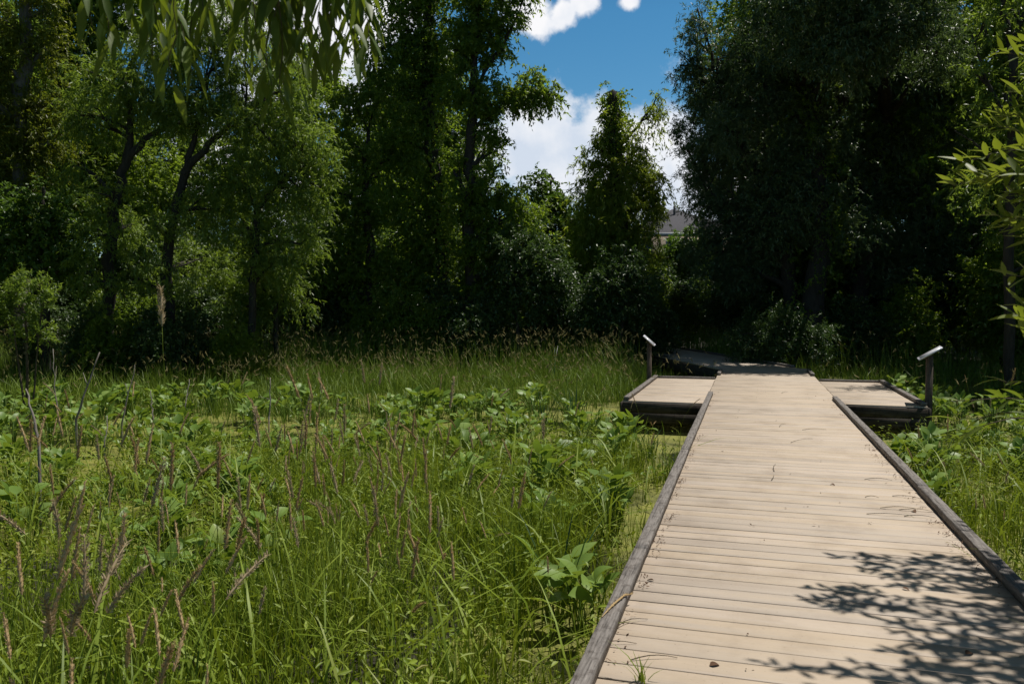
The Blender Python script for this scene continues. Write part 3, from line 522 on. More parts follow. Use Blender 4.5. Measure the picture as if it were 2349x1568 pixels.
def wires():
    t = thing('power_line', (0, 56, 0), 'two thin overhead wires crossing the sky gap above the grey roof', 'power line')
    for y0 in (420, 462):
        a, b = at(900, y0+16, 50), at(2200, y0-14, 52); k = np.linspace(0, 1, 24)[:, None]; p = a+(b-a)*k-np.array([0, 0, .9])*(4*k*(1-k))+np.array([0, 0, .5])
        mb = MB(); mb.tube(p, .011, 4); part(mb, 'wire', M['metal'], t)
    for px in (900, 2200):
        a = at(px, 400, 50 if px < 1000 else 52); mb = MB(); mb.tube([(a[0], a[1], 0), (a[0], a[1], a[2]+1.2)], .13, 8); part(mb, 'pole', M['bark'], t)
wires()
# ---------------------------------------------------------------- the marsh plants
def blades(mb, x, y, z, h, w, lean, az, twist):
    """grass blades: arrays; lean is how far the tip bows over, as a share of the height"""
    n = len(x); T = np.array([0, .3, .62, .85]); dx, dy = np.cos(az), np.sin(az)
    sx, sy = np.cos(az+math.pi/2+twist), np.sin(az+math.pi/2+twist)
    v = np.zeros((n, 9, 3)); ww = np.array([.8, 1., .75, .42])
    for k, t in enumerate(T):
        o = h*lean*t**1.9; cz = z+h*t*(1-.30*np.clip(lean, 0, 1.3)*t**1.6)
        for s, m in ((-1, 2*k), (1, 2*k+1)):
            v[:, m, 0] = x+dx*o+s*sx*w*ww[k]*.5; v[:, m, 1] = y+dy*o+s*sy*w*ww[k]*.5; v[:, m, 2] = cz
    o = h*lean; v[:, 8, 0] = x+dx*o; v[:, 8, 1] = y+dy*o; v[:, 8, 2] = z+h*(1-.30*np.clip(lean, 0, 1.3))
    i = np.arange(n)[:, None]*9
    f = np.concatenate([i+np.array([[2*k, 2*k+1, 2*k+3, 2*k+2]]) for k in range(3)], 1).reshape(-1, 4)
    mb.add2(v.reshape(-1, 3), f, i+np.array([[6, 7, 8]]))
def pnoise(x, y, s, seed=0):
    r = np.random.default_rng(seed); o = np.zeros_like(x)
    for k in range(5):
        a = r.uniform(0, 6.28); f = s*(1.0+.55*k); o += np.sin((x*math.cos(a)+y*math.sin(a))*f+r.uniform(0, 6.28)+1.3*np.sin((x*math.sin(a)-y*math.cos(a))*f*.6+r.uniform(0, 6.28)))/(1+.35*k)
    return o/3.2
def on_deck(x, y, m=.03):
    a = (x > XL-m) & (x < XR+m) & (y < 20.6)
    a |= (x > -1.92-m) & (x < XL) & (y > 12.44-m) & (y < 16.9+m); a |= (x > XR) & (x < 2.62+m) & (y > 12.95-m) & (y < 16.97+m)
    for MM in (M2, M3):
        I = np.array(MM.inverted()); lx = I[0, 0]*x+I[0, 1]*y+I[0, 3]; ly = I[1, 0]*x+I[1, 1]*y+I[1, 3]; a |= (lx < 1.05+m) & (lx > (-2.3 if MM is M2 else -1.05)-m) & (ly > -.4) & (ly < 9.5)
    return a
def scatter(d0, d1, dens, xw=.76):
    n = int(dens*xw*(d1*d1-d0*d0)); D = np.sqrt(rng.uniform(d0*d0, d1*d1, n)); X = rng.uniform(-xw, xw, n)*D
    x = X*CY-D*SY; y = X*SY+D*CY; return x, y, D
def zones(x, y):
    px, py, D = proj(x, y, np.zeros_like(x)); edge = np.where(x < .4, XL-x, x-XR)
    return px, py, D, edge, x < .4
def thin(x, y, D, prob):
    k = (rng.uniform(size=len(x)) < prob) & ~on_deck(x, y); return x[k], y[k], D[k]
CLEAR = [(130,1080,190,34),(430,990,70,18),(560,1015,80,14),(1010,990,55,14),(1390,958,75,22),(1130,990,45,14),(1515,1020,110,52),(2030,1015,110,40),(330,1175,150,26),(1490,1180,60,60),(900,1090,60,18),(700,1000,60,12),(1240,1010,50,14),(40,1010,60,14),(2240,960,70,18),(2130,1000,50,14),(2280,905,90,14)]
def clearing(px, py):
    w = np.ones_like(px, dtype=float)
    for (a, b, rx, ry) in CLEAR:
        q = np.sqrt(((px-a)/rx)**2+((py-b)/ry)**2); w = np.minimum(w, .04+.96*sstep(.75, 1.15, q))
    return w
def build_grass():
    # foreground stand of fine grass
    mb = MB()
    x, y, D = scatter(1.0, 10.5, 1500); px, py, D, edge, left = zones(x, y)
    pr = np.where(left, 1-.9*sstep(8.2, 10.2, D+.8*pnoise(x, y, 1.1, 3)), .62-.45*sstep(7.5, 9.5, D))
    pr *= np.where(left & (edge < .62+.3*pnoise(x, y, 2, 5)) & (D > 3.6), .30, 1)
    pr *= np.where(left & (px < 620+160*pnoise(x, y, 1, 8)) & (D > 4.7), .16, 1)
    pr *= np.clip(.72+.9*pnoise(x, y, 2.6, 1), .06, 1)*clearing(px, py)
    x, y, D = thin(x, y, D, pr); n = len(x); e = np.where(x < .4, XL-x, x-XR)
    h = rng.uniform(.28, .80, n)*(.78+.25*pnoise(x, y, 1.4, 2))*np.where(e < .5, .72, 1)*np.where(x > .4, .85, 1)
    blades(mb, x, y, np.full(n, -.03), h, rng.uniform(.0035, .0085, n)*np.where(rng.uniform(size=n) < .12, 1.8, 1), rng.gamma(2, .16, n), rng.uniform(0, 6.28, n), rng.normal(0, .6, n))
    # small herb leaves low among the blades, catching the sun
    hx, hy, hD = scatter(1.5, 11, 620); hp = zones(hx, hy); hx, hy, hD = thin(hx, hy, hD, clearing(hp[0], hp[1])*np.where(hp[4], 1-.8*sstep(8.5, 11, hD), .6)*np.where((hp[3] < .55) & hp[4], .35, 1)*np.clip(.65+.7*pnoise(hx, hy, 1.9, 17), .1, 1)); n = len(hx); a = rng.uniform(0, 6.28, n)
    mb.add(*leaf_faces(np.stack([hx, hy, rng.uniform(.03, .50, n)**1.0], 1), np.stack([np.cos(a), np.sin(a), rng.normal(.1, .45, n)], 1), np.stack([rng.normal(0, .5, n), rng.normal(0, .5, n), np.ones(n)], 1), rng.uniform(.035, .085, n), rng.uniform(.010, .024, n), .2, .2))
    # broad arching blades
    x, y, D = scatter(1.2, 8.5, 34); px, py, D, edge, left = zones(x, y); x, y, D = thin(x, y, D, np.where(left, .8, .6)*np.where(edge < .4, .4, 1)); n = len(x)
    blades(mb, x, y, rng.uniform(-.02, .25, n), rng.uniform(.4, .75, n), rng.uniform(.010, .019, n), rng.uniform(.5, 1.3, n), rng.uniform(0, 6.28, n), rng.normal(0, .3, n))
    tag(mb.build('grass', M['grass']), 'bright green fine grass growing in the near marsh', None, None, 'stuff')
    # short sedge standing among the broad leaves
    mb = MB(); x, y, D = scatter(8.5, 16, 150); px, py, D, edge, left = zones(x, y)
    pr = np.clip(.26+.75*pnoise(x, y, .9, 11), .03, .8)*clearing(px, py); x, y, D = thin(x, y, D, pr); n = len(x)
    blades(mb, x, y, np.full(n, -.03), rng.uniform(.2, .6, n), rng.uniform(.007, .013, n), rng.gamma(2, .17, n), rng.uniform(0, 6.28, n), rng.normal(0, .6, n))
    # knee high band
    x, y, D = scatter(13.2, 23, 300); px, py, D, edge, left = zones(x, y)
    pr = np.where(left, sstep(13.6, 15.6, D+1.2*pnoise(x, y, .55, 13)), sstep(18, 20.5, D)*.25+.10); x, y, D = thin(x, y, D, pr*np.clip(.7+.9*pnoise(x, y, 1.5, 4), .08, 1)); n = len(x)
    h = rng.uniform(.25, .78, n)*(.85+.45*pnoise(x, y, 1.1, 6))*(.72+.45*sstep(14, 21, D))
    blades(mb, x, y, np.full(n, -.03), h, rng.uniform(.009, .016, n), rng.gamma(2, .18, n), rng.uniform(0, 6.28, n), rng.normal(0, .6, n))
    # tall band below the trees
    x, y, D = scatter(20, 29, 170, .85); px, py, D, edge, left = zones(x, y); x, y, D = thin(x, y, D, np.where(left, sstep(20, 22.5, D), sstep(21, 23, D)*.16)*np.clip(.85+.3*pnoise(x, y, .5, 7), .2, 1)); n = len(x)
    gz = np.maximum(ground_z(x, y), 0); h = rng.uniform(.6, 1.35, n)*(.95+.3*pnoise(x, y, .6, 9))
    blades(mb, x, y, gz-.03, h, rng.uniform(.011, .019, n), rng.gamma(2, .14, n), rng.uniform(0, 6.28, n), rng.normal(0, .6, n))
    # grass either side out of the picture and behind, thinner
    th = rng.uniform(0, 6.28, 70000); R = 20*np.sqrt(rng.uniform(.005, 1, 70000))**1.25; x = R*np.cos(th); y = R*np.sin(th); px, py, D = proj(x, y, 0*x)
    k = ((D < 1) | (px < -120) | (px > 2470)) & ~on_deck(x, y); x, y = x[k], y[k]; n = len(x)
    blades(mb, x, y, np.maximum(ground_z(x, y), 0)-.03, rng.uniform(.35, .8, n), rng.uniform(.012, .02, n), rng.gamma(2, .16, n), rng.uniform(0, 6.28, n), rng.normal(0, .6, n))
    tag(mb.build('marsh_grass', M['grass_far']), 'mid green marsh grass filling the far side up to the trees', None, None, 'stuff')
build_grass()

def seed_proto(name, matn, hgt, hl, hr, bow, loose, seed):
    """a grass stalk: thin stem with leaf blades, and a spiky seed head as its part"""
    r = np.random.default_rng(seed); mb = MB(); k = 9; t = np.linspace(0, 1, k)
    pts = np.stack([bow*hgt*t**2.2, .04*hgt*np.sin(t*3+seed), hgt*t*(1-.22*bow*t)], 1); mb.tube(pts, np.linspace(.0024, .0013, k), 4)
    a = r.uniform(0, 6.28, 2); z = np.array([.25, .5])*hgt*.8
    blades(mb, np.interp(z, pts[:, 2], pts[:, 0]), z*0, z, r.uniform(.2, .34, 2), np.full(2, .009), np.full(2, .8), a, np.zeros(2))
    o = mb.build(name, M['grass'])
    d = unit(pts[-1]-pts[-2]); hb = MB(); n = 40; q = np.linspace(0, 1, 11)
    cur = pts[-1]+d*(hl*q)[:, None]+np.array([1, 0, -.5])*(bow*hl*.55*q**2)[:, None]
    prof = hr*np.array([.35, .75, .95, 1, .95, .98, .88, .75, .6, .42, .15]); hb.tube(cur, prof*.62, 6, .18)
    n = 110; f = r.uniform(0, 1, n); p = np.stack([np.interp(f, q, cur[:, i]) for i in range(3)], 1); pr = np.interp(f, q, prof)
    rd = unit(np.cross(r.normal(size=(n, 3)), d)); p = p+rd*(pr*.4)[:, None]
    hb.add(*leaf_faces(p, rd*.55*(1+loose)+d*.9, r.normal(size=(n, 3)), r.uniform(.9, 1.5, n)*hr*(1.1+loose*1.4), np.full(n, hr*.55), .3, 0))
    hb.build('seed_head', M[matn], o); return o
def build_stalks():
    lab = 'brown seeding grass stalk standing among the near marsh grass'; g = 'brown seed head stalks in the near marsh'
    pr = []
    for k in range(12):
        o = seed_proto('seeding_grass_stalk', ['seed', 'seed_dark', 'seed', 'seed_pale'][k % 4], [.92, 1.05, .84, .98][k % 4], [.15, .18, .13, .20][(k*3) % 4], [.0080, .0094, .0070, .0082][k % 4], [.03, .08, .16, .30, .12, .05][k % 6], [0, .25, 0, .5][k % 4], 40+k)
        tag(o, lab, 'grass stalk', g); pr.append(o)
    # where they stand: thick on the left, thinner towards the boardwalk
    used = 0
    def put(px, py, depth, h, rz, rx=0, ry=0, j=None, label=None):
        nonlocal used
        p = at(px, py, depth); j = random.randrange(12) if j is None else j; b = pr[j]
        hh = max(p[2], .35); s = hh/([.92, 1.05, .84, .98][j % 4]+.13)
        if on_deck(np.array([p[0]]), np.array([p[1]]), .12)[0]: return
        dup(b, (p[0], p[1], -.03), rz, (min(1.25, max(.8, s)),)*2+(s,), label, rx, ry); used += 1
    # the photo's densest drifts: (px, py of the head's tip, spread x, spread y, depth range, how many)
    for (cx, cy, sx, sy, d0, d1, n) in ((90, 1210, 70, 60, 2.3, 3.0, 9), (110, 1330, 110, 110, 1.7, 2.2, 9), (260, 1420, 110, 70, 1.9, 2.4, 5), (160, 1000, 150, 60, 4.5, 7, 16), (60, 1090, 60, 60, 3.2, 4.5, 9), (330, 1130, 150, 90, 3.2, 5.0, 18), (250, 1330, 170, 100, 2.3, 3.2, 13),
                                        (560, 1000, 190, 70, 4.4, 6.5, 24), (760, 960, 110, 60, 5, 7.5, 24), (860, 1010, 110, 60, 5, 7, 28), (800, 1090, 120, 60, 4.2, 5.5, 24), (640, 1150, 160, 80, 3.2, 4.6, 20),
                                        (480, 1260, 190, 90, 2.6, 3.6, 11), (1000, 1010, 140, 60, 5, 8, 16), (1060, 1110, 140, 60, 4, 6, 14), (920, 1200, 170, 70, 3.2, 4.4, 12), (1250, 1010, 150, 40, 6, 8.5, 9),
                                        (850, 890, 330, 35, 7.5, 10.5, 18), (300, 900, 190, 35, 7, 10, 9), (2190, 1010, 110, 50, 6, 9, 14), (2260, 900, 90, 40, 9, 13, 10), (2300, 1100, 60, 60, 4.5, 6, 6), (1520, 930, 90, 30, 9.5, 11.8, 9)):
        for _ in range(n):
            px = random.gauss(cx, sx); py = random.gauss(cy, sy)
            if px < -40 or px > 2400: continue
            put(px, py, random.uniform(d0, d1), None, random.uniform(0, 6.28), random.gauss(0, .12), random.gauss(0, .12))
    for j, o in enumerate(pr):
        p = at(200+j*95, 1120+40*math.sin(j*2), 4.3+.2*j); o.location = (p[0], p[1], -.03); o.rotation_euler = (random.gauss(0, .1), random.gauss(0, .1), j*1.1)
    # single tall plume at the left
    t = seed_proto('tall_plume_grass', 'seed_pale', 1.84, .33, .022, .02, .40, 99); p = at(392, 1010, 6.6)
    hb = t.children[0]
    tag(t, 'single tallest grass plume rising against the dark trees at the left', 'grass stalk'); t.location = (p[0], p[1], -.03); t.rotation_euler = (0, .02, 2.0)
    # beyond the first few hundred: far seed heads in one mass
    x, y, D = scatter(13.5, 28.5, 50, .82); px, py, D, edge, left = zones(x, y)
    x, y, D = thin(x, y, D, np.where(left, .10+.9*sstep(15.5, 23, D), .05+.10*sstep(20.5, 23, D))*np.clip(.7+.6*pnoise(x, y, .45, 21), .08, 1)); n = len(x)
    h = np.where(D > 20, rng.uniform(.75, 1.45, n), rng.uniform(.5, .95, n)); gz = np.maximum(ground_z(x, y), 0); az = rng.uniform(0, 6.28, n); ln = rng.gamma(2, .11, n)
    sb = MB(); bx = x+np.cos(az)*h*ln; by = y+np.sin(az)*h*ln; bz = gz+h*(1-.25*ln)
    st = MB(); blades(st, x, y, gz-.03, h*1.02, np.full(n, .006), ln, az, 0*x)
    d = np.stack([np.cos(az)*(.25+ln*2.2), np.sin(az)*(.25+ln*2.2), np.full(n, .8)-ln*1.1], 1)
    for a in (0., 1.57): sb.add(*leaf_faces(np.stack([bx, by, bz-.03], 1), d, np.stack([np.cos(a+az), np.sin(a+az), .2+0*az], 1), rng.uniform(.08, .17, n), rng.uniform(.008, .015, n), .25, .15))
    # loose spikelets out of each head
    m = np.repeat(np.arange(n), 5); q = rng.uniform(0, .13, len(m)); du = unit(d); pp = np.stack([bx, by, bz-.03], 1)[m]+du[m]*q[:, None]
    sb.add(*leaf_faces(pp, du[m]+rng.normal(size=(len(m), 3))*.55, rng.normal(size=(len(m), 3)), rng.uniform(.03, .06, len(m)), np.full(len(m), .008), .2, .1))
    tag(sb.build('seed_heads', M['seed_far']), 'tan seed heads of the far reed grass', None, None, 'stuff')
    tag(st.build('reed_stems', M['grass_far']), 'thin stems of the far reed grass', None, None, 'stuff')
build_stalks()

def oval_leaf(mb, base, az, pitch, L, Wd, curl=.25, cup=.2, roll=0, ns=6):
    """one broad oval leaf blade with a midrib crease, growing from base"""
    t = np.linspace(0, 1, ns+1); wv = Wd*.5*np.sin(np.pi*np.clip(t*.94+.06, 0, 1)**.78); wv[-1] = .0005; wv[0] *= .35
    el = pitch-curl*t*1.6; s = np.concatenate([[0], np.cumsum(np.cos((el[1:]+el[:-1])/2))])*L/ns; z = np.concatenate([[0], np.cumsum(np.sin((el[1:]+el[:-1])/2))])*L/ns
    d = np.array([math.cos(az), math.sin(az), 0]); sd = np.array([-math.sin(az)*math.cos(roll), math.cos(az)*math.cos(roll), math.sin(roll)])
    c = np.asarray(base)+d*s[:, None]+np.array([0, 0, 1.])*z[:, None]; up = np.stack([-d[0]*np.sin(el), -d[1]*np.sin(el), np.cos(el)], 1)
    wob = 1+rng.normal(0, .04, ns+1)
    l = c+sd*(wv*wob)[:, None]+up*(wv*cup)[:, None]; r = c-sd*(wv*wob)[:, None]+up*(wv*cup)[:, None]
    v = np.stack([l, c, r], 1).reshape(-1, 3); f = []
    for i in range(ns): f += [[3*i, 3*i+1, 3*i+4, 3*i+3], [3*i+1, 3*i+2, 3*i+5, 3*i+4]]
    mb.add(v, f)
def broad_plant(seed, n, hmax, L, name='broad_leaved_plant', parts=False, label=None, cat='plant', group=None, spread=.20):
    global rng
    keep = rng; rng = np.random.default_rng(seed); mb = MB(); root = None; leaves = []
    for k in range(n):
        az = rng.uniform(0, 6.28); h = hmax*rng.uniform(.45, 1); o = spread*rng.uniform(.2, 1); b = np.array([math.cos(az), math.sin(az), 0])*o*.3; tp = np.array([math.cos(az)*o, math.sin(az)*o, h])
        m = (b+tp)/2+np.array([0, 0, h*.12]); mb.tube([b-np.array([0, 0, .08]), m, tp], [.006, .005, .0035], 4)
        lb = MB() if parts else mb; oval_leaf(lb, tp, az+rng.normal(0, .5), rng.uniform(.25, 1.5), L*rng.uniform(.65, 1.15), L*rng.uniform(.56, .78), rng.uniform(.15, .6), rng.uniform(.05, .4), rng.normal(0, .3))
        if parts: leaves.append(lb)
    o = mb.build(name, M['broad'])
    for lb in leaves: lb.build('leaf', M['broad'], o)
    rng = keep; return tag(o, label, cat, group)
def build_plants():
    global rng
    lab = 'clump of pale green broad oval leaves standing in the duckweed left of the boardwalk'; g = 'broad leaved marsh plants'
    lab2 = 'clump of pale green broad oval leaves standing in the duckweed right of the boardwalk'
    pr = [broad_plant(100+k, [19, 24, 16, 22, 15, 23][k], [.34, .42, .26, .46, .22, .38][k], [.125, .15, .115, .14, .11, .155][k], label=lab, group=g) for k in range(6)]
    pts = []
    def ok(x, y, md): return all((x-a)**2+(y-b)**2 > md*md for a, b in pts)
    tries = 0; N = 0
    while N < 292 and tries < 30000:
        tries += 1
        D = math.sqrt(random.uniform(4.5**2, 16.5**2)); X = random.uniform(-.70, .70)*D; x = X*CY-D*SY; y = X*SY+D*CY
        if on_deck(np.array([x]), np.array([y]), .22)[0]: continue
        px, py, _ = proj(x, y, 0.); nz = float(pnoise(np.array([x]), np.array([y]), .75, 31)[0])
        if x < .4:
            w = sstep(8.0, 9.2, D)*(1-sstep(14.2, 16.2, D+.8*nz))
            if px < 620: w = max(w, .9*sstep(4.6, 5.4, D)*(1-sstep(14, 16, D)))
            if px > 1050 and D > 6: w = max(w, .30*(1-sstep(14, 16, D)))
        else: w = .75*sstep(7.4, 8.6, D)*(1-sstep(16, 19, D)); w = max(w, .25*(D > 7))
        w *= np.clip(.78+1.1*nz, 0, 1)*float(clearing(np.array([px]), np.array([py]))[0])
        if random.random() > w or not ok(x, y, .26): continue
        pts.append((x, y)); k = N % 6; s = random.uniform(.65, 1.35); l = lab if x < .4 else lab2
        if N < 6: o = pr[k]; o.location = (x, y, 0); o.rotation_euler.z = random.uniform(0, 6.28); o['label'] = l
        else: dup(pr[k], (x, y, 0), random.uniform(0, 6.28), s, l)
        N += 1

    # a few individual plants close to the boardwalk
    for (px, py, n, h, L, sd, la) in ((1352, 1452, 13, .36, .20, 7, 'large clump of big glossy oval leaves beside the near left kerb'), (1275, 1420, 9, .42, .20, 9, 'upright clump of oval leaves left of the big glossy clump near the kerb'),
                                      (1395, 1190, 12, .34, .17, 8, 'dark stemmed broad leaf clump standing alone in duckweed beside the left kerb'), (1290, 1150, 13, .36, .18, 10, 'broad leaf clump among short grass left of the lone dark stemmed clump')):
        p = onz(px, py, 0); o = broad_plant(sd, n, h, L, parts=True, label=la, group=None); o.location = p
    # cattail tufts
    def tuft(px, py, n, h, la, w=.014):
        p = onz(px, py, 0); mb = MB(); a = rng.uniform(0, 6.28, n); r = rng.uniform(0, .13, n); blades(mb, np.cos(a)*r, np.sin(a)*r, np.full(n, -.05), h*rng.uniform(.65, 1.05, n), np.full(n, w), rng.uniform(.08, .55, n), a+rng.normal(0, .4, n), rng.normal(0, .5, n))
        o = tag(mb.build('cattail_tuft', M['cattail']), la, 'plant'); o.location = p
    M['cattail'] = leaf_mat('cattail blades', [(0, (.022, .060, .018)), (.5, (.040, .095, .028)), (1, (.06, .13, .04))], .25, (.10, .2, .03), .4, .5, 2)
    tuft(1318, 985, 26, 1.0, 'dark green upright cattail tuft in the duckweed left of the left platform'); tuft(1245, 985, 14, .95, 'smaller cattail tuft left of the dark green upright tuft')
    tuft(1272, 880, 30, 1.2, 'tall cattail tuft at the back of the grass near the trees'); tuft(1490, 1050, 22, .5, 'leafy weed tuft in front of the left viewing platform', .02); tuft(1285, 1390, 16, .7, 'sword leaved tuft growing behind the big glossy leaf clump', .02)
    # dead sticks
    def stick(px0, py0, px1, py1, d, r, la):
        p = at(px0, py0, d); q = at(px1, py1, d+.15); k = np.linspace(0, 1, 7)[:, None]; c = p+(q-p)*k+rng.normal(0, .012, (7, 3)); c = np.concatenate([[c[0]-np.array([0, 0, max(0, c[0][2]+.1)])], c]); mb = MB(); mb.tube(c, np.linspace(r, r*.45, 8), 6, .12)
        if r > .008: mb.tube([c[4], c[4]+(q-p)*.25+rng.normal(0, .08, 3)], [r*.5, r*.2], 4)
        tag(mb.build('dead_stick', M['dead'], None, True, origin=p), la, 'stick')
    for a in ((175, 965, 226, 810, 10, .016, 'grey dead stem leaning right among the grass below the sapling'), (88, 1010, 58, 890, 7, .014, 'dark dead stem at the far left edge of the marsh'), (278, 970, 312, 835, 11, .013, 'dark thin dead stem right of the leaning grey stem'),
              (352, 960, 346, 893, 12, .012, 'short upright grey dead stub left of the tall plume'), (420, 950, 434, 870, 12, .014, 'pale dead stub right of the tall plume'), (235, 1020, 250, 955, 9, .010, 'small dead twig stub among broad leaves at the left'), (618, 960, 621, 870, 10, .011, 'reddish dead stalk standing alone in the middle broad leaves'),
              (130, 930, 120, 800, 13, .012, 'thin brown dead stem beside the sapling')): stick(*a)
build_plants()
# ---------------------------------------------------------------- near branches: hanging willow, shrub at the right, tree that shades the deck
def lance_leaves(mb, base, d, n, L, Wd, droop, ns=4):
    """N lance shaped leaves with a crease and a bow"""
    base = np.asarray(base, float); d = unit(np.asarray(d, float)); s = unit(np.cross(d, n)); N_ = len(base); v = np.zeros((N_, 3*(ns+1), 3)); pos = base.copy(); dd = d.copy()
    for k in range(ns+1):
        t = k/ns; w = Wd*.5*(np.sin(math.pi*min(1, t*.92+.05)**.8) if k < ns else .02); w = w[:, None] if np.ndim(w) else w
        up = np.cross(s, dd); v[:, 3*k] = pos+s*w+up*w*.28; v[:, 3*k+1] = pos; v[:, 3*k+2] = pos-s*w+up*w*.28
        pos = pos+dd*(L/ns)[:, None]; dd = unit(dd+np.array([0, 0, -1])*(droop/ns)[:, None]); s = unit(s-dd*np.sum(s*dd, 1, keepdims=True))
    i = np.arange(N_)[:, None]*3*(ns+1); f = []
    for k in range(ns): f += [[3*k, 3*k+1, 3*k+4, 3*k+3], [3*k+1, 3*k+2, 3*k+5, 3*k+4]]
    mb.add(v.reshape(-1, 3), np.concatenate([i+np.array([q]) for q in f], 1).reshape(-1, 4))
def twig_with_leaves(tm, lm, pts, nl, L, Wd, out=.8, droop=1.0, up=0., r=.0022, t0=.1):
    pts = np.asarray(pts, float); k = np.linspace(0, 1, len(pts)); q = np.linspace(0, 1, 9); P = np.stack([np.interp(q, k, pts[:, i]) for i in range(3)], 1)
    P[1:-1] += rng.normal(0, .006, (7, 3)); tm.tube(P, np.linspace(r, r*.35, 9), 5)
    t = np.linspace(t0, 1, nl)+rng.normal(0, .015, nl); t = np.clip(t, 0, 1); b = np.stack([np.interp(t, q, P[:, i]) for i in range(3)], 1)
    dr = unit(np.stack([np.interp(np.clip(t+.06, 0, 1), q, P[:, i])-np.interp(np.clip(t-.06, 0, 1), q, P[:, i]) for i in range(3)], 1))
    a = np.arange(nl)*2.4+rng.uniform(0, 6); e1 = unit(np.cross(dr, [.3, .2, .93])); e2 = np.cross(dr, e1)
    rd = e1*np.cos(a)[:, None]+e2*np.sin(a)[:, None]; d = unit(dr*.75+rd*out+np.array([0, 0, up])+rng.normal(0, .12, (nl, 3)))
    n = unit(np.cross(np.cross(d, [0, 0, 1])+rng.normal(0, .25, (nl, 3)), d)); z = rng.uniform(.75, 1.15, nl)
    lance_leaves(lm, b, d, n, L*z, Wd*z*rng.uniform(.85, 1.15, nl), np.full(nl, droop)*rng.uniform(.6, 1.3, nl))
def build_hanging():
    base = np.array([-4.6, -1.4, .15]); t = thing('overhanging_willow', tuple(base), 'willow with long drooping leaves hanging into the top left of the view', 'tree')
    tm, lm = MB(), MB(); trunk = [base+np.array([0, 0, -.3]), base+np.array([.1, .1, 1.5]), base+np.array([.5, .4, 3.2]), base+np.array([1.2, 1.4, 4.5]), base+np.array([2.4, 2.9, 4.9]), base+np.array([4.2, 4.0, 4.6])]
    tm.tube(trunk, [.22, .19, .16, .11, .06, .02], 10, .05); bough = np.array(trunk[3:])
    ends = [(215,70,2.0),(250,100,2.1),(335,95,2.0),(350,130,1.95),(400,190,1.95),(440,160,2.1),(415,120,2.2),(300,60,2.2),(470,60,2.1),(545,70,2.4),(525,130,2.5),(575,80,2.3),(600,180,2.2),(625,215,2.15),(650,190,2.25),(640,120,2.1),(690,200,2.1),(700,130,2.3),(725,150,2.15),
            (735,95,2.0),(760,60,2.1),(790,80,2.0),(815,110,1.95),(825,70,2.1),(845,105,1.95),(850,40,2.0),(600,60,2.4),(560,150,2.5),(480,20,2.0),(390,40,2.1),(680,60,2.2),(620,30,2.1),(770,20,2.2),(340,20,2.2),(612,150,2.0),(660,110,2.3),(705,60,2.1),(745,130,2.2),(775,110,2.2),(560,60,2.2),(800,30,2.1),(645,230,2.1),(430,110,2.0),(370,70,2.0),(455,30,2.2)]
    for (px, py, d) in ends:
        e = at(px, py+5, d); s = at(px+random.gauss(0, 50), -210-random.uniform(0, 120), d+random.gauss(0, .12)); m = (e+s)/2+np.array([random.gauss(0, .03), random.gauss(0, .03), .02])
        j = np.argmin(np.linalg.norm(bough-s, axis=1)); tm.tube([bough[j], (bough[j]+s)/2+np.array([0, 0, .12]), s], [.012, .007, .003], 5)
        twig_with_leaves(tm, lm, [s, m, e], random.randint(10, 14), .112, .0215, .55, .8, -.3, .0022, .2)
    cm = MB(); C = np.array([[-2.8, .8, 5.4], [-3.6, -.3, 5.6], [-3.2, 1.7, 5.6], [-4.6, -1.4, 6.2], [-2.4, 2.4, 5.3]]); n = 22
    P = np.repeat(C, n, 0)+rng.normal(size=(len(C)*n, 3))*np.array([.6, .6, .45]); px, py, D = proj(P[:, 0], P[:, 1], P[:, 2]-.5); P = P[(py < -140) | (D < .3)]
    cm.add(*sprays(P, np.full(len(P), .34), 6, 10, .12, .024, .7))
    part(tm, 'trunk', M['twig'], t, True); part(cm, 'crown', M['near_leaf'], t); part(lm, 'hanging_leaves', M['near_leaf'], t, True)
build_hanging()
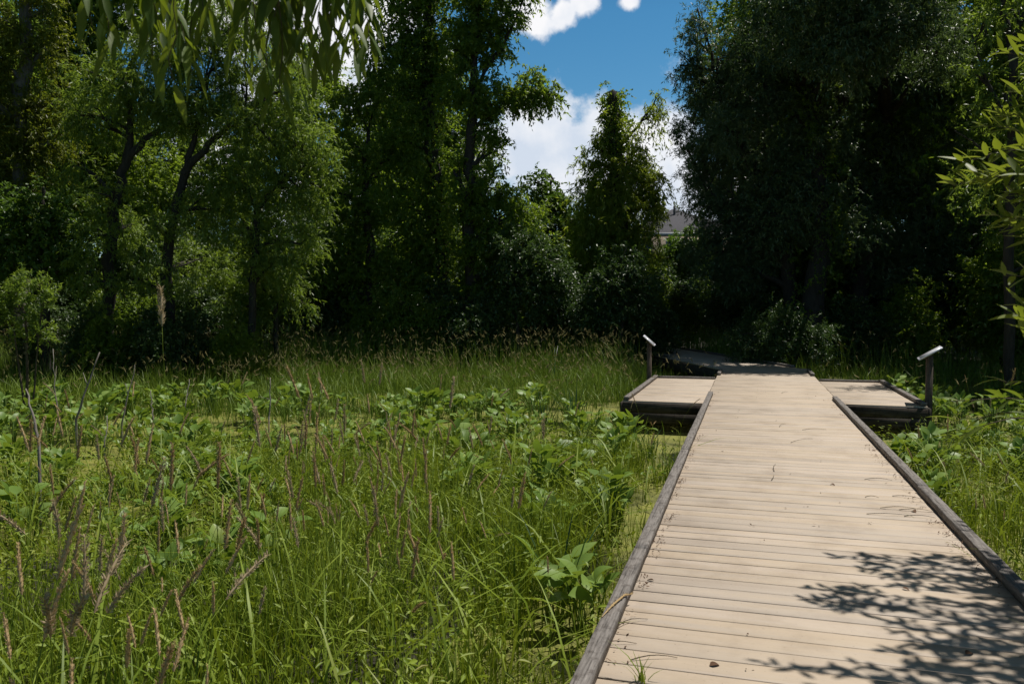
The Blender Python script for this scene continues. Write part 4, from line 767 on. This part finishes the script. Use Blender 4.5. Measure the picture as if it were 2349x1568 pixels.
def build_shrub():
    b = at(2720, 1300, 3.0); base = np.array([b[0], b[1], -.05]); t = thing('willow_shrub', tuple(base), 'willow shrub with yellow green pointed leaves reaching in from the right edge', 'shrub')
    tm, lm, dm = MB(), MB(), MB(); roots = []
    for (px, py, d) in ((2560, 700, 2.9), (2500, 330, 2.8), (2580, 150, 2.9), (2540, 980, 2.6)):
        q = at(px, py, d); t_ = np.linspace(0, 1, 9)[:, None]; side = rng.normal(0, .10, 3); b0 = base+rng.normal(0, .06, 3)*np.array([1, 1, 0]); tm.tube(b0+(q-b0)*t_+side*np.sin(t_*3.14)+np.array([0, 0, .12])*np.sin(t_*3.14), np.linspace(.013, .005, 9), 6, .05); roots.append(q)
    tw = [((2500,330),(2420,320),(2320,345),(2200,372),2.75,11),((2500,330),(2400,350),(2290,400),(2185,428),2.7,11),((2500,330),(2420,300),(2340,310),(2262,290),2.85,10),((2480,340),(2400,300),(2330,262),(2300,268),2.9,9),((2500,330),(2430,370),(2340,400),(2240,400),2.95,11),
          ((2500,330),(2420,270),(2370,235),(2335,210),2.8,8),((2580,150),(2460,150),(2370,130),(2300,118),2.9,9),((2580,150),(2480,120),(2400,100),(2330,95),3.0,7),((2560,500),(2460,470),(2380,450),(2310,440),2.8,11),((2560,600),(2460,520),(2370,500),(2285,492),2.75,11),
          ((2560,600),(2450,540),(2370,530),(2300,520),2.9,10),((2560,430),(2450,420),(2360,395),(2260,420),2.6,10),((2560,700),(2460,640),(2380,625),(2305,632),2.6,7),((2560,700),(2470,700),(2400,690),(2340,700),2.7,7),((2560,780),(2460,760),(2380,735),(2325,720),2.45,6),((2560,800),(2470,780),(2400,770),(2345,765),2.5,6),
          ((2500,420),(2430,380),(2380,350),(2345,330),2.7,10),((2560,560),(2470,560),(2410,560),(2350,545),2.8,10),((2540,300),(2470,250),(2410,225),(2370,180),2.9,8),((2540,460),(2460,430),(2400,410),(2330,470),2.7,9)]
    for q in tw:
        P = [at(x, y, q[4]+random.gauss(0, .04)) for (x, y) in q[:4]]; r0 = min(roots, key=lambda r: np.linalg.norm(r-P[0])); tm.tube([r0, (r0+P[0])/2+rng.normal(0, .015, 3), P[0]], [.005, .004, .003], 5)
        twig_with_leaves(tm, lm, P, int(q[5]*2.2), .082, .0225, .75, .15, .25, .0024, .3)
    for q in (((2540,980),(2440,955),(2320,905),(2180,920),2.3,13),((2540,980),(2440,930),(2330,940),(2190,962),2.35,12),((2540,980),(2430,965),(2300,950),(2200,1000),2.2,11),((2540,960),(2450,900),(2380,880),(2290,870),2.4,9)):
        P = [at(x, y, q[4]+random.gauss(0, .03)) for (x, y) in q[:4]]; tm.tube([roots[3], P[0]], [.006, .003], 5); twig_with_leaves(tm, dm, P, q[5], .075, .015, .45, .5, 0, .0030, .25)
    part(tm, 'stem', M['twig'], t, True); part(lm, 'foliage', M['near_bright'], t, True); part(dm, 'lower_foliage', M['near_leaf'], t, True)
build_shrub()
def build_shade_tree():
    base = np.array([5.6, 4.2, -.2]); t = thing('shade_tree', tuple(base), 'broad leaved tree out of view whose boughs shade the near deck', 'tree'); tm, lm = MB(), MB()
    tm.tube([base, base+np.array([-.1, .1, 2.4]), base+np.array([-.3, .3, 4.6]), base+np.array([-.5, .4, 7])], [.2, .17, .13, .06], 9, .05); hub = base+np.array([-.3, .3, 4.6])
    C = []
    for (px, py, h, s, n) in ((1838,1368,4.2,.15,3),(1885,1380,4.2,.17,4),(1945,1372,4.3,.16,3),(2000,1395,4.3,.16,3),(1975,1290,4.5,.15,3),(2030,1290,4.5,.2,5),(2010,1325,4.4,.17,3),(2085,1320,4.5,.22,6),(2140,1335,4.6,.2,5),(2120,1385,4.5,.2,4),(2190,1330,4.7,.2,5),(2160,1280,4.7,.16,3),
                              (2250,1360,4.7,.25,7),(2190,1400,4.6,.2,4),(2260,1420,4.6,.2,5),(2140,1440,4.5,.18,4),(2205,1480,4.5,.2,4),(2270,1470,4.7,.25,6),(2320,1510,4.8,.3,8),(2050,1455,4.3,.16,3),(2075,1500,4.3,.17,4),(2110,1530,4.3,.17,3),(1815,1530,4.2,.14,2),(1955,1555,4.2,.13,2),(2030,1570,4.2,.15,3),
                              (2170,1560,4.4,.17,3),(2240,1545,4.5,.2,5),(2310,1570,4.7,.25,6),(2300,1400,4.8,.25,7),(2340,1450,4.9,.3,8),(2230,1290,4.9,.18,4),(2290,1330,5.,.22,6),(2340,1390,5,.3,8),(2210,1235,5,.14,2),(2400,1430,5.2,.35,9),(2420,1540,5.2,.35,9),(2500,1500,5.4,.5,12)):
        g = onz(px, py, DZ)+np.array([.10, .02, 0]); p = g+SUN*(h*.82/math.sin(SUN_EL)); C.append(p)
        for _ in range(n+2):
            q = p+rng.normal(size=3)*np.array([.09, .09, .08])*s/.18; s0 = q+np.array([.15, .02, .05])+rng.normal(0, .05, 3); twig_with_leaves(tm, lm, [s0, (s0+q)/2+np.array([0, 0, .02]), q+np.array([-.06, 0, -.02])], 6, .095, .036, .75, .3, 0, .003, .25)
        limb(tm, hub+rng.normal(0, .15, 3), p+np.array([.2, .05, .08]), .022, .004, 5, 5, .06)
    cm = MB(); P = np.array([6.2, 4.2, 6.6])+unit(rng.normal(size=(150, 3)))*(rng.uniform(.1, 1, (150, 1))**.5)*np.array([2.0, 2.2, 1.9]); px, py, D = proj(P[:, 0], P[:, 1], P[:, 2]-.5); P = P[((py < -120) | (px > 2560) | (D < .5)) & (P[:, 0] > 4.3)]
    cm.add(*sprays(P, np.full(len(P), .5), 8, 12, .10, .04, .4)); part(tm, 'trunk', M['bark'], t, True); part(lm, 'low_bough_leaves', M['near_leaf'], t, True); part(cm, 'crown', M['near_leaf'], t)
build_shade_tree()
# ---------------------------------------------------------------- small things lying on the deck
def build_litter():
    mb = MB(); n = 0
    def bits(x, y, k, s, spread=(.02, .05)):
        P = np.stack([x+rng.normal(0, spread[0], k), y+rng.normal(0, spread[1], k), np.full(k, DZ+.003)+rng.uniform(0, .008, k)], 1); a = rng.uniform(0, 6.28, k)
        mb.add(*leaf_faces(P, np.stack([np.cos(a), np.sin(a), rng.normal(.1, .25, k)], 1), np.stack([rng.normal(0, .4, k), rng.normal(0, .4, k), np.ones(k)], 1), rng.uniform(.4, 1.3, k)*s, rng.uniform(.2, .5, k)*s, .3, -.2))
    for y in np.concatenate([rng.uniform(3.0, 8.5, 34), rng.uniform(8, 14, 12)]): bits(-.53+abs(rng.normal(0, .015)), y, rng.integers(3, 12), .022)
    for y in np.concatenate([rng.uniform(4.0, 9, 34), rng.uniform(9, 13, 8)]): bits(1.27-abs(rng.normal(0, .03)), y, rng.integers(3, 11), .022, (.03, .06))
    for _ in range(60): bits(rng.uniform(-.5, 1.25), rng.uniform(3, 16), rng.integers(1, 3), rng.uniform(.012, .03), (.01, .01))
    tag(mb.build('leaf_litter', M['litter']), 'dry brown bits of leaf gathered along the kerbs', None, None, 'stuff')
    lab = 'thin dark twig lying on the sunny deck boards'; g = 'twigs on the deck'
    for (px, py, a, L, b) in ((1548,1185,1.2,.16,.3),(1405,1480,.5,.22,.4),(1778,1072,1.5,.35,.15),(1772,1095,1.45,.2,-.2),(2015,1100,.1,.22,.35),(2060,1165,.2,.25,.1),(2080,1140,-.2,.2,.1),(2040,1180,.1,.3,-.1),(1500,1510,.4,.2,.2),(2100,1170,.1,.22,.1),(1450,1430,.9,.2,.5),(1795,975,1.3,.3,.2),(1840,1010,.9,.4,.1),(1868,985,.4,.3,.1),(2110,1185,.05,.2,.1),(2000,1140,.05,.1,.1),(1800,900,1.2,.3,.2)):
        p = onz(px, py, DZ+.006); t = np.linspace(0, 1, 6); d = np.array([math.cos(a), math.sin(a), 0]); s = np.array([-d[1], d[0], 0]); c = p+d*(L*(t-.5))[:, None]+s*(b*L*t*(1-t))[:, None]+np.array([0, 0, .012])*(np.sin(t*3.1))[:, None]
        m = MB(); m.tube(c, np.linspace(.0028, .0012, 6), 5); tag(m.build('twig', M['twig'], None, True, origin=p), lab, 'twig', g)
    lab = 'curled brown dead leaf lying on the deck boards'; g = 'dead leaves on the deck'
    for (px, py, s) in ((1628,1526,.05),(1905,1110,.045),(2000,1032,.04),(2093,1170,.055),(1500,1330,.04),(2215,1500,.05),(1660,1035,.03),(2070,1348,.04),(1395,1410,.05)):
        p = onz(px, py, DZ+.004); m = MB(); a = random.uniform(0, 6.28); oval_leaf(m, p, a, .25, s, s*.5, .5, .6, .2, 5); tag(m.build('dead_leaf', M['litter'], None, False, origin=p), lab, 'leaf', g)
    p = onz(1432, 1400, DZ); q = np.array([-.588, p[1]-.1, DZ+.061]); m = MB(); c = q+np.array([[-.03, -.16, .0], [-.005, -.02, .006], [.03, .12, .008], [.06, .2, -.01]]); m.tube(c, [.002, .0045, .005, .002], 6, .2)
    nn = 90; f = rng.uniform(.15, 1, nn); P = np.stack([np.interp(f, [0, .4, .8, 1], c[:, i]) for i in range(3)], 1); m.add(*leaf_faces(P, np.array([.25, .9, .1])+rng.normal(0, .4, (nn, 3)), rng.normal(size=(nn, 3)), np.full(nn, .016), np.full(nn, .005)))
    tag(m.build('fallen_seed_head', M['seed'], None, False, origin=q), 'fallen brown seed head lying across the near left kerb', 'seed head')
    p = onz(1472, 1562, DZ); m = MB(); n = 13; a = rng.uniform(0, 6.28, n); blades(m, rng.normal(0, .012, n), rng.normal(0, .008, n), np.full(n, -.02), rng.uniform(.08, .2, n), rng.uniform(.005, .009, n), rng.uniform(.2, .9, n), a, rng.normal(0, .3, n))
    o = tag(m.build('grass_tuft', M['grass']), 'small grass tuft growing up between the nearest deck boards', 'plant'); o.location = p
build_litter()
